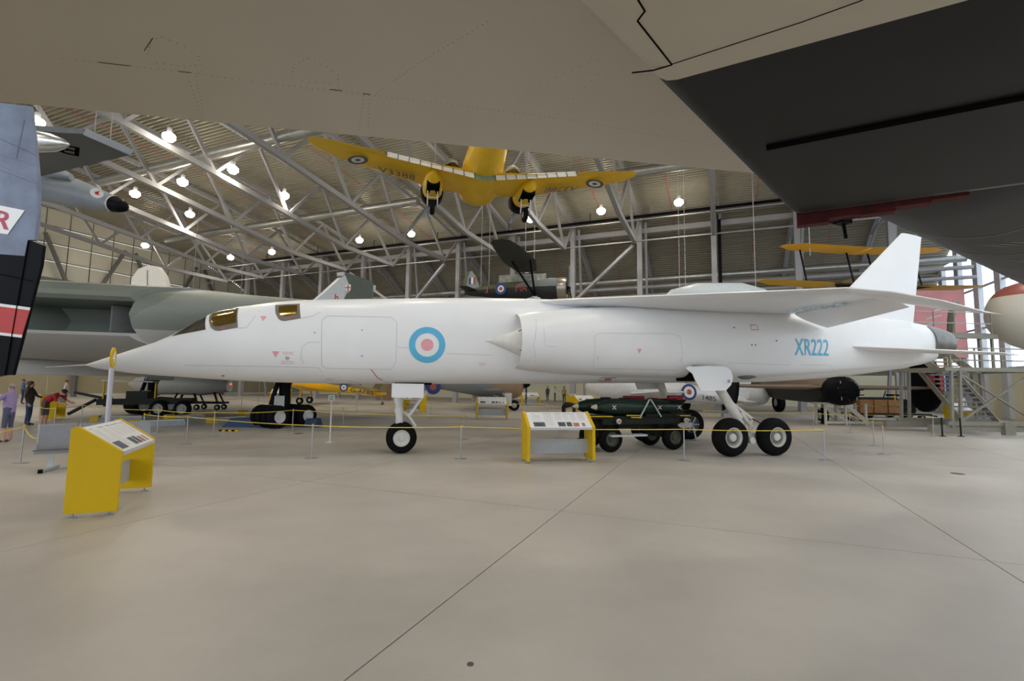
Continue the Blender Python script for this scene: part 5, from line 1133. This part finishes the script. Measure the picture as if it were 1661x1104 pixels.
for k, (yy, x0, lab) in enumerate(((.28, -.45, 'nearer dark green bomb with pale nose tip and pink crosses'), (.82, -.75, 'farther dark green bomb with grey nose tip behind the first'))):
    o = Matrix.Translation(Vector((ta.x, ta.y, 0)))@Matrix.Rotation(tr_ang, 4, 'Z')@Vector((x0, yy, 1.22))
    b = thing('bomb', lab, 'bomb', o, tr_ang, 'bombs on the trolley')
    MB().lathe((0, 0, 0), (1, 0, 0), [(.16, .09), (.3, .155), (.5, .205), (.8, .235), (2.0, .235), (2.5, .195), (2.95, .12), (3.05, .10)], 26).build('casing', BOMB, b, 50)
    MB().lathe((0, 0, 0), (1, 0, 0), [(0, .01), (.06, .05), (.17, .09)], 20).build('nose_tip', mat('bomb_tip_cream', (.58, .55, .45), .5), b, 50)
    for j in range(4):
        a = pi/4+j*pi/2; d = Vector((0, cos(a), sin(a))); MB().prism([Vector((2.45, 0, 0))+d*.15, Vector((3.05, 0, 0))+d*.09, Vector((3.12, 0, 0))+d*.33, Vector((2.75, 0, 0))+d*.33], Vector((0, -d.z, d.y))*.012).build('fin', OLV, b, 0)
        MB().bar(Vector((2.75, 0, 0))+d*.335, Vector((3.12, 0, 0))+d*.335, .03, .02).build('fin_edge', RED, b, 0)
    if k == 0: MB().tube((2.55, -.1, .28), (3.05, -.1, .28), .07, n=12).tube((1.2, .2, .27), (1.9, .2, .27), .05, n=12).build('red_lug', mat('dark_red_lug', (.25, .015, .02), .5), b, 40)
    MB().box((1.1, 0, .235), (.3, .1, .06)).build('suspension_lug', OLV, b, 0)
    for xx in ((.62, 2.15, 2.93) if k == 0 else (.55,)):
        r = .225 if xx < .7 else (.236 if xx < 2.2 else .125)
        q = MB(); sz = .055
        for s in (-1, 1): q.bar((xx-sz, -r*1.0, -s*sz), (xx+sz, -r*1.0, s*sz), .022, .012, (0, 1, 0))
        q.build('painted_cross', XP, b, 0)
MB_ = MB()
# big spoked wheel leaning behind the trolley
gw = thing('gun_carriage_wheel', 'tall dark spoked wheel behind the rear of the bomb trolley', 'wheel', G(1120, 712), radians(12))
wheel(gw, (0, 0, .52), (0, -1, 0), .52, .2, .3, mat('dark_hub', (.06, .06, .06), .5), seg=30)
for k in range(6): a = k*pi/3; MB().bar((0, -.11, .52), (.28*cos(a), -.11, .52+.28*sin(a)), .04, .03, (0, 1, 0)).build('spoke', GREY, gw, 0)
MB().bar((.1, -.2, .0), (0, -.15, .5), .05, .05).build('prop_stand', LGREY, gw, 0)
gw2 = copy_tree(gw, G(1046, 716), radians(14), 'tall dark wheel behind the middle of the bomb trolley')
# ---- trailer with wooden crates
cr = thing('crate_trailer', 'low dark trailer with small black wheels carrying the wooden crates', 'trailer', G(1395, 683), radians(2))
MB().bar((-.3, .6, .42), (4.4, .6, .42), 1.1, .08).build('trailer_bed', OLV, cr, 0); MB().bar((.1, .03, .36), (4.3, .03, .36), .03, .03).build('yellow_edge', mat('end_block_ochre', (.55, .36, .02), .5), cr, 0)
for x in (.2, 3.8):
    for S in (0, 1): wheel(cr, (x, .1+S*1.0, .22), (0, -1 if S == 0 else 1, 0), .22, .16, .1, seg=18)
MB().tube((4.3, .6, .4), (5.2, .6, .3), .05).build('tow_bar', OLV, cr, 40)
CRT = mat('crate_wood', (.30, .15, .055), .7, var=.25, scale=5, bump=.3); M_ = TM[cr.name]
CN = [['bottom left', 'bottom middle', 'bottom right'], ['top left', 'top middle', 'top right']]
for j in range(2):
    for i in range(3):
        c = thing('wooden_crate', 'brown wooden crate, %s of the stack on the trailer' % CN[j][i], 'crate', M_@Vector((.5+i*.86, .35, .465+j*.40)), radians(2), 'wooden crates on the trailer')
        for k in range(3): MB().box((0, -.26, .07+k*.13), (.80, .02, .12)).build('plank', CRT, c, 0)
        MB().box((0, 0, .2), (.78, .5, .37)).build('box_core', CRT, c, 0); 
        for S in (-1, 1): MB().box((S*.36, -.275, .2), (.06, .02, .36)).build('batten', CRT, c, 0)
tr2 = thing('field_tractor', 'black tractor-like vehicle with large wheels behind the crate trailer', 'tractor', G(1478, 680)+Vector((.3, 1.2, 0)), radians(5))
MB().box((-1.6, .3, 1.1), (2.6, .8, .5)).box((-.2, .3, .9), (1.2, .7, .7)).build('bonnet', OLV, tr2, 20); MB().box((-.2, .3, 1.5), (.5, .6, .12)).build('driver_seat', BLKP, tr2, 0); MB().tube((-.9, .3, 1.3), (-.7, .3, 1.8), .03).build('steering_column', BLKP, tr2, 40)
for S in (-1, 1): wheel(tr2, (.1, .3+S*.65, .62), (0, S, 0), .62, .3, .3, OLV, seg=22); wheel(tr2, (-2.4, .3+S*.5, .35), (0, S, 0), .35, .2, .16, OLV, seg=18)
MB().bar((-.5, -.1, .5), (-.45, -.1, 1.5), .06, .06).build('yellow_bar', YEL, tr2, 0)
# ---- white timber trestle steps beside the tail wheel
ts = thing('trestle_steps', 'pale wooden trestle steps beside the bomber tail wheel', 'steps', G(1350, 690)+Vector((0, .5, 0)), radians(4))
PALE = mat('pale_painted_timber', (.60, .57, .50), .6)
for x in (0, 1.1, 2.2): 
    for y in (0, .7): MB().box((x, y, .55), (.1, .1, 1.1)).build('post', PALE, ts, 0)
MB().box((.5, .35, 1.1), (1.4, .9, .08)).build('platform', PALE, ts, 0)
for y in (0, .7): MB().bar((1.1, y, 1.05), (2.35, y, .08), .06, .2).build('stringer', PALE, ts, 0); MB().bar((0, y, .12), (2.3, y, .12), .06, .1).build('bottom_rail', PALE, ts, 0); MB().bar((0, y, .9), (1.1, y, .2), .05, .08).build('brace', PALE, ts, 0)
for k in range(3): MB().box((1.4+k*.3, .35, .82-k*.24), (.25, .75, .04)).build('tread', PALE, ts, 0)
# ---- access stairs on the right
st_ = thing('access_stairs', 'tall beige steel access stairs and platform leading up to the airliner nose', 'stairs', (18.0, 20.2, 0), radians(4))
BEI = mat('beige_steel', (.23, .22, .185), .5, var=.08); TRD = mat('ochre_tread', (.30, .22, .07), .6)
for x in (0, .38, 3.7, 4.1):
    for y in (0, 2.4): MB().bar((x, y, .35), (x+(-.12 if x < 1 else .08)*-1, y, 2.75), .10, .10).build('leg', BEI, st_, 0)
for z in (.5, 2.72): 
    for y in (0, 2.4): MB().bar((-.2, y, z), (4.4, y, z), .12, .16).build('cross_beam', BEI, st_, 0)
for x in (0, 4.1): MB().bar((x, 0, 2.72), (x, 2.4, 2.72), .12, .16).build('cross_beam', BEI, st_, 0)
MB().bar((-.9, .1, .3), (4.6, .1, .3), .2, .26).build('base_beam', BEI, st_, 0); MB().bar((-.9, 2.3, .3), (4.6, 2.3, .3), .2, .26).build('base_beam', BEI, st_, 0); MB().box((2.4, -.05, .3), (.45, .2, .5)).build('ballast_box', BEI, st_, 0)
for (x0, z0, x1, z1) in ((.4, .6, 3.7, 2.6), (.4, 2.6, 3.7, .6), (.4, 2.6, 1.5, 1.4)): MB().bar((x0, 0, z0), (x1, 0, z1), .07, .07).build('diagonal_brace', BEI, st_, 0)
for x in (-.7, .1): MB().tube((x, -.25, 0), (x, -.25, .75), .03).lathe((x, -.25, 0), (0, 0, 1), [(0, .12), (.02, .12)], 12).build('screw_jack', OLV, st_, 40)
# lower flight (grey treads)
GTR = mat('grey_tread', (.17, .18, .185), .5)
for k in range(11): MB().box((1.8+.02*k, .6+.16*k, .55+.2*k), (1.5, .22, .07)).build('lower_tread', GTR, st_, 0)
for x in (1.0, 2.6): MB().bar((x, .4, .4), (x+.2, 2.6, 2.75), .06, .22).build('lower_stringer', BEI, st_, 0)
# upper flight (ochre treads) and platform
for k in range(9): MB().box((.85-.03*k, 1.0+.2*k, 2.9+.18*k), (1.4, .26, .05)).build('upper_tread', TRD, st_, 0)
for x in (.05, 1.6): MB().bar((x+.2, .6, 2.6), (x-.45, 2.9, 4.9), .08, .26).build('upper_stringer', BEI, st_, 0)
MB().box((2.3, 2.4, 4.4), (3.6, 1.4, .12)).build('platform', BEI, st_, 0); MB().bar((.4, 1.7, 4.3), (4.2, 1.7, 4.3), .1, .2).build('platform_edge', BEI, st_, 0)
for x in (.9, 1.9, 3.4, 4.0): MB().bar((x, 1.75, 2.7), (x, 1.75, 4.4), .09, .09).build('platform_post', BEI, st_, 0)
for z in (4.9, 5.4): MB().bar((.2, 1.72, z), (4.0, 1.72, z), .04, .04).build('handrail', GREY, st_, 0)
for x in (.2, 1.2, 2.2, 3.2, 4.0): MB().bar((x, 1.72, 4.4), (x, 1.72, 5.45), .04, .04).build('rail_post', BEI, st_, 0)
for z in (3.1, 3.6): MB().bar((.1, .0, z), (4.2, .0, z), .04, .05).build('handrail', BEI, st_, 0)
for x in (.1, 1.2, 2.4, 4.2): MB().bar((x, .0, 2.7), (x, .0, 3.6), .05, .05).build('rail_post', BEI, st_, 0)
for k in range(22): 
    x = .2+k*.18; MB().tube((x, 0, 2.8), (x, 0, 3.6), .006, n=4).build('mesh_wire', GREY, st_, 0)
MB().loft([[(3.0+.5*cos(a)*w, 2.1, 4.4+1.7*sin(a)*w) for a in [radians(100+k*9) for k in range(10)]] for w in (1.0, .82)]+[[(3.0+.5*cos(a)*w, 2.4, 4.4+1.7*sin(a)*w) for a in [radians(100+k*9) for k in range(10)]] for w in (.82, 1.0)], False, False, False).build('door_surround', BEI, st_, 30)
# ---- red display building / board beyond the tail
rb = thing('red_display_wall', 'pinkish red display wall behind the tail of the white jet', 'wall', HP(46.5, 15.2, 0), -TH)
PK = mat('pinkish_red_board', (.72, .30, .30), .35, var=.08, scale=.8)
MB().box((0, 0, 6.9), (4.0, .3, 5.2)).build('board', PK, rb, 0)
for x in (-1.8, 1.8): MB().box((x, 0, 2.15), (.2, .2, 4.3)).build('post', STEEL, rb, 0)
for k in range(9): MB().box((-1.5+.42*(k % 6)+.1*k, -.17, 5.6+.6*(k % 5)), (.9, .02, .07), R=Matrix.Rotation(-.25, 3, 'Y')).build('white_dash', WPAP, rb, 0)
# ---- tan boards / cabinets far away
for x, y, w, h, m, lab in ((622, 650, 1.6, 1.9, mat('brown_board', (.20, .13, .075), .7), 'brown display board behind the nose wheel door'), (868, 640, 1.2, 2.2, mat('dark_green_board', (.05, .06, .045), .7), 'dark green equipment block beyond the fighter propeller'), (962, 650, .35, 3.0, BLKP, 'tall dark stand beyond the bombs')):
    g = G(x, y); g.z = 0; t = thing('display_board', lab, 'board', g)
    MB().box((0, 0, h/2+.1), (w, .12, h)).build('board', m, t, 0)
    for S in (-1, 1): MB().box((S*w*.4, 0, .05), (.08, .4, .1)).build('foot', GREY, t, 0)
# ---- bomb/missile on trolley left, below the nose
ms = thing('missile_on_trolley', 'pale cylindrical missile on a dark wheeled trolley below the bomber', 'missile', G(300, 664), radians(6))
MB().lathe((-3.4, 0, 1.55), (1, 0, 0), [(0, .05), (.5, .4), (1.4, .62), (4.5, .64), (5.6, .5), (5.9, .38), (5.95, .05)], 24).build('missile_body', mat('missile_drab', (.30, .29, .26), .5), ms, 50)
MB().lathe((2.48, 0, 1.5), (1, 0, 0), [(0, .36), (.12, .36), (.13, .2)], 18).build('missile_end_cap', LGREY, ms, 40)
MB().bar((-2.6, 0, .45), (2.4, 0, .45), .9, .12).build('trolley_frame', BLKP, ms, 0)
for x in (-2.2, -.6, .9, 2.1):
    for S in (-1, 1):
        wheel(ms, (x, S*.45, .18), (0, S, 0), .18, .12, .08, seg=14)
        MB().bar((x, S*.4, .4), (x-.3*(1 if x > 0 else -1), S*.3, 1.1), .09, .09).build('cradle_arm', BLKP, ms, 0)
MB().lathe((2.62, -.05, 1.62), (1, 0, 0), [(0, .06), (.05, .05), (.08, .01)], 10).build('red_lamp', mat('red_marker_lamp', (1.0, .12, .05), .4, emit=1.5), ms, 40)
# ---- grey equipment box, dark field gun by the visitors
gn = thing('field_gun', 'dark field equipment with two spoked wheels behind the marker pole', 'gun', G(200, 676), radians(5))
for x in (1.6, 2.7): wheel(gn, (x, 0, .42), (0, -1, 0), .42, .2, .24, mat('spoke_cream', (.34, .33, .28), .5), seg=20)
MB().bar((-1.4, .4, .7), (3.0, .4, .8), .5, .3).bar((-2.6, .4, 1.15), (-.6, .4, .75), .12, .12).box((.4, .5, 1.0), (1.0, .6, .5)).build('carriage', OLV, gn, 0); MB().tube((-1.6, .4, .8), (-2.8, .4, .1), .08).build('trail_leg', OLV, gn, 40)
MB().bar((-1.2, .3, 1.75), (1.2, .3, 1.72), .5, .06).build('canopy_board', LGREY, gn, 0); 
for x in (-1.2, 1.2): MB().bar((x, .3, .6), (x, .3, 1.75), .06, .06).build('canopy_post', YEL, gn, 0)
# ================================================================== VISITORS
SKIN = mat('skin', (.55, .32, .23), .6)
def person(label, loc, rz, h=1.7, top=(.3, .3, .3), bottom=(.05, .06, .10), hair=(.08, .05, .03), pose=None, shoe=(.03, .03, .03), shorts=False, long_hair=False, sleeves=True, shirt_name='shirt'):
    """one continuous skinned body, facing local +x"""
    t = thing('person', label, 'person', loc, rz, 'visitors')
    k = h/1.74
    J = dict(pelvis=(0, 0, .95), waist=(.01, 0, 1.08), chest=(.0, 0, 1.30), neck=(-.01, 0, 1.48), head=(.02, 0, 1.58), crown=(.0, 0, 1.70), nose=(.115, 0, 1.59),
             sL=(-.01, .17, 1.41), eL=(-.03, .24, 1.13), wL=(.06, .24, .90), hL=(.10, .23, .82), sR=(-.01, -.17, 1.41), eR=(-.03, -.24, 1.13), wR=(.06, -.24, .90), hR=(.10, -.23, .82),
             pL=(0, .09, .92), kL=(.02, .10, .50), aL=(-.02, .10, .09), tL=(.16, .12, .03), pR=(0, -.09, .92), kR=(.02, -.10, .50), aR=(-.02, -.10, .09), tR=(.16, -.12, .03))
    if pose: J.update(pose)
    Rr = dict(pelvis=(.145, .17), waist=(.125, .15), chest=(.125, .17), neck=(.058, .058), head=(.092, .08), crown=(.07, .065), nose=(.016, .016), sL=(.068, .068), eL=(.047, .047), wL=(.031, .035), hL=(.022, .042), sR=(.068, .068), eR=(.047, .047), wR=(.031, .035), hR=(.022, .042),
              pL=(.088, .088), kL=(.06, .06), aL=(.043, .043), tL=(.036, .045), pR=(.088, .088), kR=(.06, .06), aR=(.043, .043), tR=(.036, .045))
    E = [('pelvis', 'waist', 'top'), ('waist', 'chest', 'top'), ('chest', 'neck', 'top'), ('neck', 'head', 'skin'), ('head', 'crown', 'skin'), ('head', 'nose', 'skin')]
    for s in 'LR': E += [('chest', 's'+s, 'top'), ('s'+s, 'e'+s, 'top'), ('e'+s, 'w'+s, 'top' if sleeves else 'skin'), ('w'+s, 'h'+s, 'skin'), ('pelvis', 'p'+s, 'bottom'), ('p'+s, 'k'+s, 'bottom'), ('k'+s, 'a'+s, 'skin' if shorts else 'bottom'), ('a'+s, 't'+s, 'shoe')]
    names = list(J); V = [Vector(J[n])*k for n in names]; RR = [Rr[n] for n in names]; ED = [(names.index(a), names.index(b)) for a, b, _ in E]; ET = [c for _, _, c in E]
    # fingers
    for s, sg in (('L', 1), ('R', -1)):
        w_, h_ = Vector(J['w'+s])*k, Vector(J['h'+s])*k; d = (h_-w_).normalized(); sd = d.cross(Vector((0, sg, .3))).normalized()
        hi = names.index('h'+s)
        for q in range(4):
            a = h_+d*.045+sd*(.026*(q-1.5)); b = a+d*(.038+.008*(1.5-abs(q-1.5)))+Vector((0, -sg*.012, 0))
            V += [a, b]; RR += [(.011, .011), (.008, .008)]; i = len(V); ED += [(hi, i-2), (i-2, i-1)]; ET += ['skin', 'skin']
        a = w_.lerp(h_, .6)+sd*.045; b = a+d*.045+sd*.012; V += [a, b]; RR += [(.012, .012), (.009, .009)]; i = len(V); ED += [(hi, i-2), (i-2, i-1)]; ET += ['skin', 'skin']
    me = bpy.data.meshes.new('body'); me.from_pydata([tuple(p) for p in V], ED, []); o = bpy.data.objects.new('body', me); COL.objects.link(o)
    md = o.modifiers.new('skin', 'SKIN'); md.use_smooth_shade = True
    for i, sv in enumerate(me.skin_vertices[0].data): sv.radius = (RR[i][0]*k, RR[i][1]*k); sv.use_root = (i == 0)
    sb = o.modifiers.new('sub', 'SUBSURF'); sb.levels = 1; sb.render_levels = 1
    dg = bpy.context.evaluated_depsgraph_get(); nm = bpy.data.meshes.new_from_object(o.evaluated_get(dg)); bpy.data.objects.remove(o); nm.name = 'body'
    cols = {'skin': SKIN, 'top': mat('cloth_%.2f_%.2f_%.2f' % top, top, .85, var=.1, scale=20), 'bottom': mat('cloth_%.2f_%.2f_%.2f' % bottom, bottom, .85, var=.1, scale=20), 'shoe': mat('cloth_%.2f_%.2f_%.2f' % shoe, shoe, .6)}
    nm.materials.clear(); order = ['skin', 'top', 'bottom', 'shoe']
    for c in order: nm.materials.append(cols[c])
    for p in nm.polygons:
        best, bt_ = 1e9, 'top'
        for (a, b), c in zip(ED, ET):
            A, B = V[a], V[b]; ab = B-A; f = max(0, min(1, (p.center-A).dot(ab)/max(1e-9, ab.length_squared))); dd = (p.center-(A+ab*f)).length-.5*(RR[a][0]+RR[b][0])*k
            if dd < best: best, bt_ = dd, c
        p.material_index = order.index(bt_); p.use_smooth = True
    b = bpy.data.objects.new('body', nm); COL.objects.link(b); b.parent = t
    # hair and eyes
    hc = (Vector(J['head'])*.45+Vector(J['crown'])*.55)*k; upv = (Vector(J['crown'])-Vector(J['neck'])).normalized(); fwv = (Vector(J['nose'])-Vector(J['head'])).normalized(); fwv = (fwv-upv*fwv.dot(upv)).normalized(); sdv = upv.cross(fwv)
    hm = MB(); rings = []
    for i in range(7):
        ph = (pi*.5)*i/6*1.15; rings.append([hc-fwv*.018*k+upv*(.10*cos(ph)*k)+(fwv*cos(2*pi*j/16)*(1 if cos(2*pi*j/16) < .3 or i < 4 else .82)*.104+sdv*sin(2*pi*j/16)*.092)*max(.04, sin(ph))*k for j in range(16)])
    if long_hair: rings += [[hc-fwv*(.05+.02*i)*k-upv*(.08*(i+1))*k+(fwv*cos(2*pi*j/16)*.05+sdv*sin(2*pi*j/16)*.09)*k for j in range(16)] for i in range(4)]
    hm.loft(rings, True, True).build('hair', mat('hair_%.2f_%.2f_%.2f' % hair, hair, .8, var=.25, scale=30), t, 60)
    ey = MB()
    for s in (-1, 1): ey.lathe(Vector(J['head'])*k+fwv*.085*k+sdv*(.033*s*k)+upv*.03*k, fwv, [(0, .011), (.008, .006)], 8)
    ey.build('eyes', INK, t, 40)
    return t
def gp(x, y): p = G(x, y); p.z = 0; return p
BEND = dict(waist=(.10, 0, 1.06), chest=(.30, 0, 1.18), neck=(.46, 0, 1.25), head=(.55, 0, 1.28), crown=(.64, 0, 1.36), nose=(.62, 0, 1.20), sL=(.38, .17, 1.22), sR=(.38, -.17, 1.22))
person('visitor in a lilac shirt and dark three-quarter trousers at the left edge', gp(10, 718), radians(185), 1.66, (.36, .28, .52), (.09, .10, .17), (.34, .31, .28), dict(eL=(.14, .22, 1.24), wL=(.36, .16, 1.30), hL=(.44, .15, 1.33), eR=(.10, -.22, 1.2), wR=(.32, -.16, 1.26), hR=(.40, -.15, 1.29)), (.06, .04, .03), shorts=True)
p = dict(BEND); p.update(eL=(.52, .24, 1.02), wL=(.72, .2, .92), hL=(.8, .19, .9), eR=(.5, -.24, .98), wR=(.7, -.2, .88), hR=(.78, -.19, .86))
person('visitor in a red shirt and brown shorts leaning over a yellow stand', gp(70, 692), radians(10), 1.72, (.42, .018, .022), (.10, .075, .065), (.03, .02, .015), p, shorts=True, sleeves=False)
person('visitor with long brown hair and dark top beside the one in red', gp(44, 690), radians(20), 1.70, (.05, .035, .025), (.04, .07, .13), (.10, .055, .03), dict(eL=(.12, .22, 1.15), wL=(.3, .15, 1.1), hL=(.38, .14, 1.1)), long_hair=True)
person('distant visitor in blue raising a camera at far left', gp(35, 655), radians(40), 1.74, (.07, .12, .26), (.03, .04, .09), (.04, .03, .02), dict(eL=(.18, .2, 1.4), wL=(.2, .08, 1.6), hL=(.2, .05, 1.64), eR=(.18, -.2, 1.4), wR=(.2, -.08, 1.6), hR=(.2, -.05, 1.64)))
person('distant visitor in a pale shirt and jeans behind the one in red', gp(104, 660), radians(200), 1.72, (.55, .45, .45), (.06, .09, .16), (.05, .04, .03))
person('visitor in a tan shirt and black trousers standing under the belly', gp(915, 654), radians(60), 1.76, (.40, .27, .14), (.012, .012, .014), (.05, .035, .02))
person('distant visitor in a white shirt left of the one in tan', gp(900, 651), radians(10), 1.7, (.72, .70, .70), (.05, .06, .1), (.06, .04, .03), dict(eR=(.12, -.2, 1.2), wR=(.34, -.18, 1.22), hR=(.42, -.18, 1.23)))
person('distant visitor in dark grey leftmost of three under the belly', gp(888, 650), radians(120), 1.75, (.08, .09, .11), (.03, .03, .04), (.05, .04, .03))
b2 = dict(BEND); b2.update(chest=(.34, 0, 1.06), neck=(.52, 0, 1.02), head=(.62, 0, .99), crown=(.72, 0, 1.0), nose=(.66, 0, .90), sL=(.44, .17, 1.04), sR=(.44, -.17, 1.04), eL=(.44, .2, .76), wL=(.42, .17, .54), hL=(.43, .16, .46), eR=(.42, -.2, .76), wR=(.4, -.17, .54), hR=(.41, -.16, .46))
person('person in dark brown bending forward beside the bomb trolley', gp(914, 697), radians(-12), 1.74, (.035, .022, .016), (.02, .013, .012), (.25, .16, .11), b2)
person('woman in white with brown hair behind the yellow stand on the right', gp(1562, 681), radians(-100), 1.68, (.70, .68, .68), (.05, .06, .1), (.09, .05, .03), long_hair=True)
person('girl in pale pink with dark hair behind the yellow stand on the right', gp(1549, 682), radians(-90), 1.42, (.60, .42, .45), (.05, .06, .1), (.04, .02, .015), long_hair=True)
